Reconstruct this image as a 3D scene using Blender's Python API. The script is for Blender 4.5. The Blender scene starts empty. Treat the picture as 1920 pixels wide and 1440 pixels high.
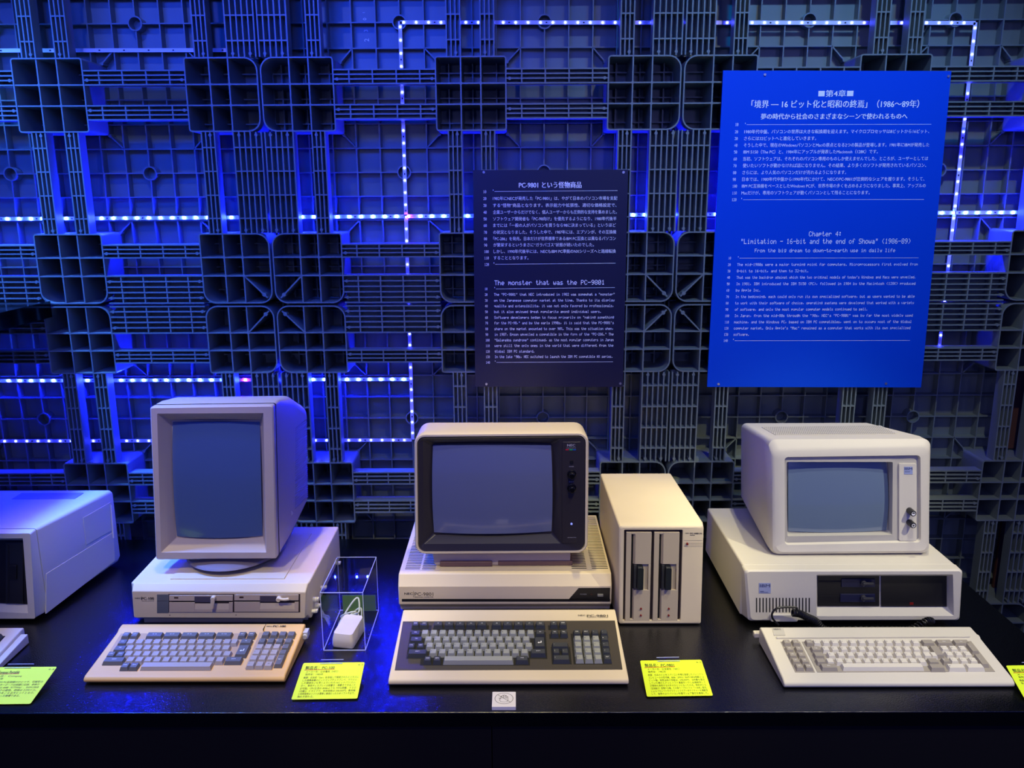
import bpy, bmesh, math, random
import numpy as np
from mathutils import Vector, Matrix

C = bpy.context.scene
COL = C.collection
random.seed(4)
PI = math.pi

# ---------------------------------------------------------------- camera (solved from the 1.1 m pallet grid), mm above floor
FPX = 1547.0
CAM = np.array([662.507, -2265.724, 1391.154])
RM = np.array([[0.99998764, 0.00285516, -0.00407014],      # camera right
               [-0.00333111, -0.22296142, -0.97482158],    # camera down
               [-0.00369075, 0.97482309, -0.22294916]])    # camera forward
def ray(u, v):
    return RM.T @ np.array([(u - 960) / FPX, (v - 720) / FPX, 1.0])
def PY(u, v, Y):
    d = ray(u, v); t = (Y - CAM[1]) / d[1]; p = CAM + t * d
    return (p[0], p[2])
def PZ(u, v, Z):
    d = ray(u, v); t = (Z - CAM[2]) / d[2]; p = CAM + t * d
    return (p[0], p[1])

cd = bpy.data.cameras.new('camera'); cam = bpy.data.objects.new('camera', cd); COL.objects.link(cam)
cd.sensor_fit = 'HORIZONTAL'; cd.sensor_width = 36.0; cd.lens = 36.0 * FPX / 1920.0
cd.clip_start = 0.05; cd.clip_end = 60
m = Matrix.Identity(4)
for i in range(3):
    m[i][0] = RM[0][i]; m[i][1] = -RM[1][i]; m[i][2] = -RM[2][i]; m[i][3] = CAM[i] / 1000
cam.matrix_world = m
C.camera = cam

w = bpy.data.worlds.new('world'); C.world = w; w.use_nodes = True
w.node_tree.nodes['Background'].inputs[0].default_value = (0.0, 0.045, 1.0, 1)
w.node_tree.nodes['Background'].inputs[1].default_value = 0.27
C.view_settings.view_transform = 'Standard'
C.view_settings.look = 'None'
C.view_settings.exposure = 0.0
C.view_settings.gamma = 1.0
C.view_settings.use_curve_mapping = False

def spot(name, loc, tgt, power, col, ang, blend, r):
    l = bpy.data.lights.new(name, 'SPOT'); o = bpy.data.objects.new(name, l); COL.objects.link(o)
    o.location = [c / 1000 for c in loc]
    o.rotation_euler = (Vector(tgt) - Vector(loc)).to_track_quat('-Z', 'Y').to_euler()
    l.energy = power; l.color = col; l.spot_size = math.radians(ang); l.spot_blend = blend; l.shadow_soft_size = r
    return o
def area(name, loc, tgt, power, col, sx, sy):
    l = bpy.data.lights.new(name, 'AREA'); o = bpy.data.objects.new(name, l); COL.objects.link(o)
    o.location = [c / 1000 for c in loc]
    o.rotation_euler = (Vector(tgt) - Vector(loc)).to_track_quat('-Z', 'Y').to_euler()
    l.shape = 'RECTANGLE'; l.size = sx; l.size_y = sy; l.energy = power; l.color = col
    return o
WARM = (1.0, 0.84, 0.36)
WHITE = (1.0, 0.93, 0.64)
# ceiling track spots above the front of the display table
# one row overhead, just behind the monitor fronts, and one row further out towards the visitors
spot('ceiling_spot', (-60, -385, 2600), (-60, -480, 410), 54, WARM, 34, 0.6, 0.02)
spot('ceiling_spot', (700, -385, 2600), (700, -480, 410), 84, WARM, 34, 0.6, 0.02)
spot('ceiling_spot', (1480, -385, 2600), (1480, -480, 410), 58, WHITE, 34, 0.6, 0.02)
spot('ceiling_spot', (-230, -1900, 2500), (-40, -560, 420), 82, WARM, 28, 0.6, 0.02)
spot('ceiling_spot', (960, -1900, 2500), (690, -520, 440), 82, WARM, 30, 0.6, 0.02)
spot('ceiling_spot', (2400, -1700, 2500), (1500, -450, 460), 138, WHITE, 32, 0.6, 0.02)
# blue wash of the hall, from behind the visitor, and a stronger one up on the left
def lamp(name, loc, power, col, r):
    l = bpy.data.lights.new(name, 'POINT'); o = bpy.data.objects.new(name, l); COL.objects.link(o)
    o.location = [c / 1000 for c in loc]; l.energy = power; l.color = col; l.shadow_soft_size = r
for x_, y_, z_, e_ in ((-900, -3000, 2400, 13), (-100, -3300, 1700, 13), (700, -3100, 2200, 14), (1500, -3400, 1700, 17), (2500, -3000, 2000, 15)):
    lamp('blue_hall_lamp', (x_, y_, z_), e_, (0.30, 0.32, 1.0), 0.09)
area('blue_side_light', (-1000, -300, 2500), (-560, -170, 600), 20, (0.06, 0.22, 1.0), 0.25, 0.2).data.spread = math.radians(60)
# dim neutral light raking down the pallet wall
spot('wall_spot', (-200, -1500, 2950), (0, 0, 1300), 16, (0.80, 0.86, 1.0), 64, 0.9, 0.03)
spot('wall_spot', (1350, -1500, 2950), (1450, 0, 900), 58, (1.0, 0.97, 0.84), 64, 0.9, 0.03)
bw = area('soft_blue_fill', (-350, -1550, 2150), (-330, 0, 1480), 10, (0.0, 0.045, 1.0), 1.8, 0.3)  # added soft blue fill for the pallet decks, not a fitting of the hall
bw.data.spread = math.radians(66)
# blue spots added as fill, to brighten the upper half of the pallet wall
spot('added_blue_spot', (-300, -1100, 2700), (-250, 0, 1500), 45, (0.0, 0.06, 1.0), 70, 0.9, 0.08)
spot('added_blue_spot', (650, -1100, 2700), (600, 0, 1650), 22, (0.0, 0.06, 1.0), 66, 0.9, 0.08)
spot('added_blue_spot', (1500, -1100, 2700), (1450, 0, 1750), 72, (0.0, 0.30, 1.0), 56, 0.9, 0.08)

# ---------------------------------------------------------------- materials
def s2l(c):
    return tuple(((x / 255) / 12.92 if x / 255 <= 0.04045 else ((x / 255 + 0.055) / 1.055) ** 2.4) for x in c)
MATS = {}
def mat(name, rgb, rough=0.5, metal=0.0, spec=0.5, noise=0.0, nscale=30, bump=0.0, bscale=400, emit=None, estr=0, coat=0.0):
    """rgb: sRGB 0-255"""
    if name in MATS: return MATS[name]
    m = bpy.data.materials.new(name); m.use_nodes = True; MATS[name] = m
    nt = m.node_tree; b = nt.nodes['Principled BSDF']
    c = s2l(rgb) + (1,)
    b.inputs['Base Color'].default_value = c
    b.inputs['Roughness'].default_value = rough
    b.inputs['Metallic'].default_value = metal
    b.inputs['Specular IOR Level'].default_value = spec
    b.inputs['Coat Weight'].default_value = coat
    tc = None
    if noise or bump:
        tc = nt.nodes.new('ShaderNodeTexCoord')
    if noise:
        n = nt.nodes.new('ShaderNodeTexNoise'); n.inputs['Scale'].default_value = nscale; n.inputs['Detail'].default_value = 4
        nt.links.new(tc.outputs['Object'], n.inputs['Vector'])
        r = nt.nodes.new('ShaderNodeValToRGB')
        r.color_ramp.elements[0].position = 0.3; r.color_ramp.elements[1].position = 0.7
        r.color_ramp.elements[0].color = tuple(x * (1 - noise) for x in c[:3]) + (1,)
        r.color_ramp.elements[1].color = tuple(min(1, x * (1 + noise * .4)) for x in c[:3]) + (1,)
        nt.links.new(n.outputs['Fac'], r.inputs['Fac']); nt.links.new(r.outputs['Color'], b.inputs['Base Color'])
    if bump:
        n2 = nt.nodes.new('ShaderNodeTexNoise'); n2.inputs['Scale'].default_value = bscale; n2.inputs['Detail'].default_value = 2
        nt.links.new(tc.outputs['Object'], n2.inputs['Vector'])
        bp = nt.nodes.new('ShaderNodeBump'); bp.inputs['Strength'].default_value = bump; bp.inputs['Distance'].default_value = 0.001
        nt.links.new(n2.outputs['Fac'], bp.inputs['Height']); nt.links.new(bp.outputs['Normal'], b.inputs['Normal'])
    if emit:
        b.inputs['Emission Color'].default_value = tuple(emit) + (1,)
        b.inputs['Emission Strength'].default_value = estr
    return m
PALLET = mat('pallet_plastic', (116, 126, 118), 0.34, noise=0.12, nscale=6, bump=0.25, bscale=90)
BEIGE = mat('aged_cream_plastic', (222, 207, 178), 0.5, noise=0.05, nscale=5, bump=0.12, bscale=900)
BEIGE2 = mat('yellowed_plastic', (232, 184, 108), 0.5, noise=0.06, nscale=5, bump=0.12, bscale=900)
BEIGE3 = mat('grey_beige_plastic', (182, 168, 160), 0.5, noise=0.05, nscale=5, bump=0.12, bscale=900)
CREAMW = mat('ivory_plastic', (214, 208, 192), 0.5, noise=0.04, nscale=5, bump=0.15, bscale=900)
GREYP = mat('pale_grey_plastic', (196, 196, 200), 0.45)
DRIVEP = mat('drive_beige_plastic', (186, 172, 150), 0.5)
DKGREY = mat('dark_grey_plastic', (52, 52, 56), 0.45)
BROWNK = mat('brown_black_panel', (66, 60, 54), 0.5, noise=0.05, nscale=8)
BLACKP = mat('black_plastic', (20, 20, 24), 0.4)
BLACKM = mat('black_bezel_plastic', (44, 40, 46), 0.38)
SLOT = mat('slot_black', (8, 8, 10), 0.7)
KEYL = mat('light_key_plastic', (156, 160, 156), 0.45)
KEYD = mat('dark_key_plastic', (58, 62, 68), 0.42)
KEYL2 = mat('grey_key_plastic', (176, 166, 156), 0.5)
KEYD2 = mat('mid_grey_key_plastic', (104, 104, 104), 0.5)
KEYW = mat('white_key_plastic', (222, 216, 200), 0.5)
KEYT = mat('taupe_key_plastic', (160, 152, 138), 0.5)
INK = mat('dark_print', (24, 24, 30), 0.6)
INKW = mat('white_print', (250, 250, 250), 0.6)
INKR = mat('red_marker', (190, 50, 20), 0.6)
INKG = mat('handwriting_ink', (50, 66, 24), 0.7)
TABLE = mat('black_gloss_laminate', (3, 4, 6), 0.22, spec=0.9, bump=0.55, bscale=420)
TABLEF = mat('black_laminate_front', (13, 11, 15), 0.5, bump=0.1)
SIGNK = mat('navy_sign_board', (14, 16, 48), 0.42, spec=0.5)
SIGNB = mat('blue_sign_board', (0, 74, 205), 0.6, spec=0.12)
WOOD = mat('brown_board', (96, 60, 42), 0.6, noise=0.2, nscale=12)
TAPE = mat('white_tape', (225, 222, 235), 0.5)
CHIP = mat('black_chip', (10, 10, 12), 0.5)
SCREW = mat('screw_metal', (180, 180, 185), 0.3, metal=0.8)
CABLEK = mat('black_cable', (18, 18, 20), 0.35)
CABLEW = mat('white_cable', (200, 205, 190), 0.5)
CHROME = mat('chrome_knob', (190, 190, 200), 0.15, metal=1.0)
YELLOW = mat('fluorescent_yellow_card', (222, 250, 40), 0.6)
WHITEP = mat('white_foam_block', (240, 238, 240), 0.6)
NAVYCRT = mat('crt_glass_blue', (100, 108, 148), 0.14, spec=0.7, coat=0.6)
GREENCRT = mat('crt_glass_green', (106, 124, 148), 0.14, spec=0.7, coat=0.6)
SLATECRT = mat('crt_glass_slate', (72, 94, 140), 0.16, spec=0.7, coat=0.6)
BADGE = mat('silver_blue_badge', (150, 160, 200), 0.35)
BADGET = mat('badge_letter', (60, 70, 120), 0.4)
REDL = mat('red_lamp_cap', (120, 20, 20), 0.3)
RUBBER = mat('rubber_foot', (15, 15, 15), 0.8)
WALLM = mat('dark_wall_paint', (20, 20, 26), 0.9)
FLOORM = mat('dark_carpet', (14, 14, 17), 0.95, bump=0.4, bscale=200)
CARDG = mat('green_board', (90, 130, 80), 0.7)
def led_mat(name, col, st):
    m = bpy.data.materials.new(name); m.use_nodes = True; nt = m.node_tree
    b = nt.nodes['Principled BSDF']; b.inputs['Base Color'].default_value = (0.8, 0.8, 0.8, 1)
    b.inputs['Emission Color'].default_value = col + (1,); b.inputs['Emission Strength'].default_value = st
    return m
LEDB = led_mat('blue_led_bright', (0.004, 0.009, 1.0), 4500)
LEDD = led_mat('blue_led_dim', (0.03, 0.04, 1.0), 110)
LEDV = led_mat('violet_led', (0.07, 0.004, 1.0), 2500)
LEDO = mat('unlit_led', (230, 230, 235), 0.4)
def acrylic():
    m = bpy.data.materials.new('clear_acrylic'); m.use_nodes = True; nt = m.node_tree
    nt.nodes.remove(nt.nodes['Principled BSDF']); out = nt.nodes['Material Output']
    t = nt.nodes.new('ShaderNodeBsdfTransparent'); t.inputs[0].default_value = (0.985, 0.99, 1.0, 1)
    g = nt.nodes.new('ShaderNodeBsdfGlossy'); g.inputs['Roughness'].default_value = 0.03
    f = nt.nodes.new('ShaderNodeFresnel'); f.inputs['IOR'].default_value = 1.49
    mx = nt.nodes.new('ShaderNodeMixShader')
    ge = nt.nodes.new('ShaderNodeNewGeometry'); ma = nt.nodes.new('ShaderNodeMath'); ma.operation = 'SUBTRACT'; ma.inputs[0].default_value = 1.0
    mb = nt.nodes.new('ShaderNodeMath'); mb.operation = 'MULTIPLY'; nt.links.new(ge.outputs['Backfacing'], ma.inputs[1]); nt.links.new(ma.outputs[0], mb.inputs[0]); nt.links.new(f.outputs[0], mb.inputs[1])
    nt.links.new(mb.outputs[0], mx.inputs[0]); nt.links.new(t.outputs[0], mx.inputs[1]); nt.links.new(g.outputs[0], mx.inputs[2])
    nt.links.new(mx.outputs[0], out.inputs[0]); return m
ACRYL = acrylic()
ACRYE = mat('lit_acrylic_edge', (205, 212, 250), 0.25, spec=0.8)  # pale lavender colour stands in for light caught along the acrylic edges

# ---------------------------------------------------------------- geometry helpers (coordinates in mm)
class G:
    def __init__(s): s.v = []; s.f = []
    def add(s, vs, fs):
        n = len(s.v); s.v += [tuple(p) for p in vs]; s.f += [tuple(i + n for i in f) for f in fs]; return s
    def box(s, x0, x1, y0, y1, z0, z1):
        return s.add([(x0,y0,z0),(x1,y0,z0),(x1,y1,z0),(x0,y1,z0),(x0,y0,z1),(x1,y0,z1),(x1,y1,z1),(x0,y1,z1)],
                     [(0,3,2,1),(4,5,6,7),(0,1,5,4),(1,2,6,5),(2,3,7,6),(3,0,4,7)])
    def frus(s, a, b):
        """a, b: (x0,x1,y0,y1,z) bottom and top rectangles"""
        return s.add([(a[0],a[2],a[4]),(a[1],a[2],a[4]),(a[1],a[3],a[4]),(a[0],a[3],a[4]),(b[0],b[2],b[4]),(b[1],b[2],b[4]),(b[1],b[3],b[4]),(b[0],b[3],b[4])],
                     [(0,3,2,1),(4,5,6,7),(0,1,5,4),(1,2,6,5),(2,3,7,6),(3,0,4,7)])
    def loft(s, rings, c0=True, c1=True):
        n = len(rings[0]); vs = [p for r in rings for p in r]; fs = []
        for k in range(len(rings) - 1):
            for i in range(n):
                j = (i + 1) % n; fs.append((k*n+i, k*n+j, (k+1)*n+j, (k+1)*n+i))
        if c0: fs.append(tuple(range(n))[::-1])
        if c1: fs.append(tuple((len(rings)-1)*n + i for i in range(n)))
        return s.add(vs, fs)
    def prism(s, pts, axis, a0, a1):
        def p3(p, a):
            return {'x': (a, p[0], p[1]), 'y': (p[0], a, p[1]), 'z': (p[0], p[1], a)}[axis]
        return s.loft([[p3(p, a0) for p in pts], [p3(p, a1) for p in pts]])
    def cyl(s, p0, p1, r0, r1=None, n=16):
        r1 = r0 if r1 is None else r1
        a = Vector(p0); b = Vector(p1); d = (b - a).normalized()
        u = d.orthogonal().normalized(); w_ = d.cross(u)
        ring = lambda c, r: [tuple(c + u * (r * math.cos(2*PI*i/n)) + w_ * (r * math.sin(2*PI*i/n))) for i in range(n)]
        return s.loft([ring(a, r0), ring(b, r1)])
    def tube(s, path, r, n=6):
        P = [Vector(p) for p in path]; rings = []; up = Vector((0.13, 0.21, 0.97)).normalized()
        for i, p in enumerate(P):
            d = (P[min(i+1, len(P)-1)] - P[max(i-1, 0)]).normalized()
            u = (up - d * up.dot(d))
            if u.length < 1e-3: u = d.orthogonal()
            u.normalize(); up = u; w_ = d.cross(u)
            rings.append([tuple(p + u * (r * math.cos(2*PI*k/n)) + w_ * (r * math.sin(2*PI*k/n))) for k in range(n)])
        return s.loft(rings)
    def build(s, name, m, parent=None, org=(0, 0, 0), bevel=0, seg=2, smooth=30):
        me = bpy.data.meshes.new(name)
        vs = [((x - org[0]) / 1000, (y - org[1]) / 1000, (z - org[2]) / 1000) for x, y, z in s.v]
        me.from_pydata(vs, [], s.f); me.validate()
        bm = bmesh.new(); bm.from_mesh(me); bmesh.ops.recalc_face_normals(bm, faces=bm.faces); bm.to_mesh(me); bm.free()
        if smooth:
            for p in me.polygons: p.use_smooth = True
            me.set_sharp_from_angle(angle=math.radians(smooth))
        me.materials.append(m)
        o = bpy.data.objects.new(name, me); COL.objects.link(o)
        if parent: o.parent = parent
        if bevel:
            b = o.modifiers.new('bevel', 'BEVEL'); b.width = bevel / 1000; b.segments = seg; b.limit_method = 'ANGLE'
            b.angle_limit = math.radians(35); b.harden_normals = False
        return o
def rr(x0, x1, z0, z1, r, y, n=5):
    """rounded rectangle ring in the plane Y = y (counter-clockwise seen from the front)"""
    out = []
    rs = r if isinstance(r, (tuple, list)) else (r,)*4     # bl, br, tr, tl
    for (cx, cz, a0, q) in ((x0, z0, 180, rs[0]), (x1, z0, 270, rs[1]), (x1, z1, 0, rs[2]), (x0, z1, 90, rs[3])):
        ox = cx + q if cx == x0 else cx - q; oz = cz + q if cz == z0 else cz - q
        for i in range(n + 1):
            a = math.radians(a0 + 90 * i / n); out.append((ox + q * math.cos(a), y, oz + q * math.sin(a)))
    return out
class T:
    """a thing: an Empty at its base; parts are built in scene mm and moved under it"""
    def __init__(s, name, label, cat, org, group=None, rot=None):
        o = bpy.data.objects.new(name, None); COL.objects.link(o); o.empty_display_size = 0.05
        o.location = [c / 1000 for c in org]
        if rot: o.rotation_euler = [math.radians(a) for a in rot]
        o['label'] = label; o['category'] = cat
        if group: o['group'] = group
        s.o = o; s.org = org
    def part(s, name, g, m, parent=None, **k):
        return g.build(name, m, parent or s.o, s.org, **k)
def struct(name, g, m, **k):
    o = g.build(name, m, None, (0, 0, 0), **k); o['kind'] = 'structure'; return o
def tag(o, label, cat, group=None):
    o['label'] = label; o['category'] = cat
    if group: o['group'] = group
    return o
def copy_tree(src, loc=None, label=None):
    c = src.copy(); COL.objects.link(c)
    if loc: c.location = [a / 1000 for a in loc]
    if label: c['label'] = label
    for ch in list(src.children):
        d = ch.copy(); COL.objects.link(d); d.parent = c
        for gch in list(ch.children):
            e = gch.copy(); COL.objects.link(e); e.parent = d
    return c

# ---------------------------------------------------------------- lettering
F5 = ("0000000000 00005F0000 0007000700 147F147F14 242A7F2A12 2313086462 3649562050 0005030000 001C224100 0041221C00 2A1C7F1C2A 08083E0808 0050300000 0808080808 0060600000 2010080402 "
      "3E5149453E 00427F4000 4261514946 2141454B31 1814127F10 2745454539 3C4A494930 0171090503 3649494936 064949291E 0036360000 0056360000 0814224100 1414141414 4122140800 0201510906 "
      "324979413E 7E1111117E 7F49494936 3E41414122 7F4141221C 7F49494941 7F09090901 3E4149497A 7F0808087F 00417F4100 2040413F01 7F08142241 7F40404040 7F020C027F 7F0408107F 3E4141413E "
      "7F09090906 3E4151215E 7F09192946 4649494931 01017F0101 3F4040403F 1F2040201F 3F4038403F 6314081463 0708700807 6151494543 007F414100 0204081020 0041417F00 0402010204 4040404040 "
      "0001020400 2054545478 7F48444438 3844444420 384444487F 3854545418 087E090102 0C5252523E 7F08040478 00447D4000 2040443D00 7F10284400 00417F4000 7C04180478 7C08040478 3844444438 "
      "7C14141408 081414187C 7C08040408 4854545420 043F444020 3C4040207C 1C2040201C 3C4030403C 4428102844 0C5050503C 4464544C44 0008364100 00007F0000 0041360800 0804081008").split()
def pix_text(g, s, org, U, V, cw, ch):
    """5x7 dot lettering; org = baseline start, cw = advance per character, ch = cap height (mm)"""
    o = Vector(org); U = Vector(U).normalized(); V = Vector(V).normalized()
    px = cw / 6.0; py = ch / 7.0
    for i, c in enumerate(s):
        k = ord(c) - 32
        if k <= 0 or k >= len(F5): continue
        cols = [int(F5[k][2*j:2*j+2], 16) for j in range(5)]
        for r in range(7):
            j = 0
            while j < 5:
                if cols[j] >> r & 1:
                    e = j
                    while e + 1 < 5 and cols[e+1] >> r & 1: e += 1
                    x0 = i * cw + j * px; x1 = i * cw + (e + 1) * px; y1 = (7 - r) * py; y0 = y1 - py
                    g.add([o + U*x0 + V*y0, o + U*x1 + V*y0, o + U*x1 + V*y1, o + U*x0 + V*y1], [(0, 1, 2, 3)])
                    j = e + 1
                else: j += 1
def font_geo(s, bold=0.0, shear=0.0):
    c = bpy.data.curves.new('t', 'FONT'); c.body = s; c.size = 1.0; c.resolution_u = 2; c.offset = bold; c.shear = shear
    o = bpy.data.objects.new('t', c); COL.objects.link(o)
    dg = bpy.context.evaluated_depsgraph_get(); ev = o.evaluated_get(dg); me = ev.to_mesh()
    vs = [tuple(v.co) for v in me.vertices]; fs = [tuple(p.vertices) for p in me.polygons]
    ev.to_mesh_clear(); bpy.data.objects.remove(o); bpy.data.curves.remove(c)
    return vs, fs
def font_text(g, s, org, U, V, width=None, height=10, bold=0.0, shear=0.0, squeeze=None):
    """outline lettering fitted to width; height = size of the em's capital (mm)"""
    vs, fs = font_geo(s, 0.0, shear)
    if not vs: return
    o = Vector(org); U = Vector(U).normalized(); V = Vector(V).normalized()
    x0 = min(v[0] for v in vs); x1 = max(v[0] for v in vs)
    k = height / 0.73; kx = (width / (x1 - x0)) if width else k
    for e in ([0.0] if bold <= 0.005 else [-0.5, 0.5]):
        g.add([o + U * ((v[0] - x0) * kx + e * bold * 1.6 * k) + V * (v[1] * k) + U.cross(V) * (0.15 if e > 0 else 0.0) for v in vs], fs)
def line_px(g, s, u0, u1, v0, v1, hpx, Y, pix=False, bold=0.012):
    """a printed line whose ends are located on the plane Y"""
    a = PY(u0, v0, Y); b = PY(u1, v1, Y); sc = math.dist(a, b) / math.hypot(u1 - u0, v1 - v0)
    U = (b[0] - a[0], 0, b[1] - a[1]); V = (-(b[1] - a[1]), 0, b[0] - a[0])
    if pix: pix_text(g, s, (a[0], Y, a[1]), U, V, math.dist(a, b) / (len(s) - 1 / 6), hpx * sc)
    else: font_text(g, s, (a[0], Y, a[1]), U, V, math.dist(a, b), hpx * sc, bold)
# ================================================================ the setting
D = 410.0                                            # height of the display table top
struct('floor', G().box(-3500, 4500, -5000, 400, -20, 0), FLOORM, smooth=0)
struct('wall_back', G().box(-3500, 4500, 170, 200, 0, 3200), WALLM, smooth=0)

# ================================================================ plastic pallets standing on edge, feet towards the viewer
def pallet_meshes():
    P = {}
    t = 3.4
    g = G(); g.box(-546, 546, 137, 141, -546, 546)
    P['deck_plate'] = g
    g = G()
    lines = [65 * k for k in range(-8, 9)]
    for a in lines:
        if abs(a) == 195: seg_ = [(-546, -212), (-178, 178), (212, 546)]
        else: seg_ = [(-546, 546)]
        for s0, s1 in seg_:
            g.box(a - t/2, a + t/2, 108, 137.5, s0, s1)
            g.box(s0, s1, 108.2, 137.5, a - t/2, a + t/2)
    for a in (-546, 542):
        g.box(a, a + 4, 104, 141, -546, 546); g.box(-546, 546, 104, 141, a, a + 4)
    P['rib_grid'] = g
    # diagonal gussets beside the feet
    gus = []
    for sx in (-1, 1):
        for sz in (-1, 1):
            for ax in (130, 325):
                for az in (130, 325):
                    g = G(); gus.append(g)
                    bx = ax - 36 if ax == 130 else ax + 34; bz = az - 36 if az == 130 else az + 34
                    a = Vector((sx*ax, 0, sz*az)); b = Vector((sx*bx, 0, sz*bz)); d = (b - a).normalized() * 1.7
                    n = Vector((-d.z, 0, d.x))
                    q = [a - n, b - n, b + n, a + n]
                    g.loft([[(p.x, 108, p.z) for p in q], [(p.x, 137, p.z) for p in q]])
                    g.cyl((b.x, 107, b.z), (b.x, 137, b.z), 4.5, n=10)
    return P, gus
def foot_mesh(ex, ez):
    """one foot block; ex, ez in -1,0,1 tell which sides lie on the pallet's outer edge"""
    g = G(); t = 3.6
    def rng(e):
        if e == 0: return -93, 93, (-26, 26)
        if e < 0: return -547, -356, (-547 + 76, -547 + 126)
        return 356, 547, (547 - 126, 547 - 76)
    x0, x1, rx = rng(ex); z0, z1, rz = rng(ez)
    def rad(sx, sz):
        # the corners on an outer side are wide, the others tight
        return 34 if (ex and sx == ex) or (ez and sz == ez) else 8
    rs = (rad(-1, -1), rad(1, -1), rad(1, 1), rad(-1, 1))
    out = lambda y: rr(x0, x1, z0, z1, rs, y, 6)
    inn = lambda y: rr(x0 + t, x1 - t, z0 + t, z1 - t, [max(2, r - t) for r in rs], y, 6)
    fl = lambda y, e: rr(x0 - e, x1 + e, z0 - e, z1 + e, rs, y, 6)
    g.loft([out(137), out(0), inn(0), inn(137)], False, False)
    for a in rx: g.box(a - t/2, a + t/2, 0.6, 137, z0 + 1, z1 - 1)
    for a in rz: g.box(x0 + 1, x1 - 1, 0.8, 137, a - t/2, a + t/2)
    for a in rx:
        for b in rz: g.cyl((a, 0.2, b), (a, 10, b), 4.2, n=8)
    if ex and ez:   # diagonal web in the corner cell, with its round end
        a = Vector((rx[0] if ex < 0 else rx[1], 0, rz[0] if ez < 0 else rz[1])); b = Vector((ex * 532, 0, ez * 532))
        d = (b - a).normalized() * 1.9; n = Vector((-d.z, 0, d.x)); q = [a - n, b - n, b + n, a + n]
        g.loft([[(p.x, 1.5, p.z) for p in q], [(p.x, 137, p.z) for p in q]])
        b = Vector((ex * 523, 0, ez * 523)); g.cyl((b.x, 1, b.z), (b.x, 20, b.z), 5.5, n=10)
    return g
def runner_mesh(horizontal, side, off):
    """side: -1/1 which gap between feet; off: (list of bar offsets)"""
    g = G(); t = 3.6; dp = 27
    a0, a1 = (93, 356) if side > 0 else (-356, -93)
    offs = off
    def B(u0, u1, w0, w1, y0, y1):
        if horizontal: g.box(u0, u1, y0, y1, w0, w1)
        else: g.box(w0, w1, y0, y1, u0, u1)
    for k, o in enumerate(offs):
        deep = 36 if k in (0, len(offs) - 1) else dp
        B(a0, a1, o - t/2, o + t/2, 0.5, deep)
    B(a0, a1, min(offs), max(offs), 33, 36)      # closed web behind the bars
    for c in (132.5, 193.5, 255.5, 316.5):
        c = c * side
        B(c - t/2, c + t/2, min(offs), max(offs), 1.0, dp)
    ks = (1,) if len(offs) == 4 else (1, len(offs) - 2)
    for k in ks:
        for c in (a0 + 8, a1 - 8):
            if horizontal: g.cyl((c, 0, offs[k]), (c, dp, offs[k]), 4.4, n=8)
            else: g.cyl((offs[k], 0, c), (offs[k], dp, c), 4.4, n=8)
    return g
def ring_mesh(cx, cz):
    g = G(); n = 20
    c = lambda r, y: [(cx + r * math.cos(2*PI*i/n), y, cz + r * math.sin(2*PI*i/n)) for i in range(n)]
    g.loft([c(19.5, 137), c(19.5, 106), c(16, 106), c(16, 137)], False, False)
    return g
def make_pallet(cx, cz, label):
    t = T('plastic_pallet', label, 'pallet', (cx, 0, cz - 547), 'plastic pallets stood on edge as a wall')
    org = (0, 0, -547)
    def part(name, g, **k): return g.build(name, PALLET, t.o, org, **k)
    P_, gus = pallet_meshes()
    for n_, g in P_.items(): part(n_, g, smooth=0)
    for g in gus: part('gusset', g, smooth=0)
    for ex in (-1, 0, 1):
        for ez in (-1, 0, 1): part('foot_block', foot_mesh(ex, ez), smooth=25)
    inner = [26, 37.7, 49.3, 61]
    strips = [(inner, 'runner'), ([-o for o in inner], 'runner')]
    e1 = [421 - 1.5 - o * 0 for o in (0,)]
    edge_in = [421, 409.7, 398.3, 387]; edge_out = [471, 486, 501, 516, 531, 545.2]
    for hz in (True, False):
        for sd in (-1, 1):
            for s in (-1, 1):
                part('runner', runner_mesh(hz, sd, [s * o for o in inner]), smooth=0)
                part('runner', runner_mesh(hz, sd, [s * o for o in edge_in]), smooth=0)
                part('runner', runner_mesh(hz, sd, [s * o for o in edge_out]), smooth=0)
    for sx in (-1, 1):
        for sz in (-1, 1): part('guide_ring', ring_mesh(195 * sx, 195 * sz))
    return t.o
PX = [-550, 550, 1650]
lab = {(-550, 1650): 'grey-green plastic pallet on edge at the upper left of the wall',
       (550, 1650): 'grey-green plastic pallet on edge, middle of the upper row, behind the navy sign',
       (1650, 1650): 'grey-green plastic pallet on edge at upper right, behind the bright blue sign',
       (-550, 550): 'grey-green plastic pallet on edge in the lower row behind the portrait monitor',
       (550, 550): 'grey-green plastic pallet on edge in the lower row behind the cream and black monitor',
       (1650, 550): 'grey-green plastic pallet on edge in the lower row behind the rounded ivory monitor'}
first = make_pallet(-550, 1650, lab[(-550, 1650)])
for (x, z), l in lab.items():
    if (x, z) == (-550, 1650): continue
    copy_tree(first, (x, 0, z - 547), l)

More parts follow.
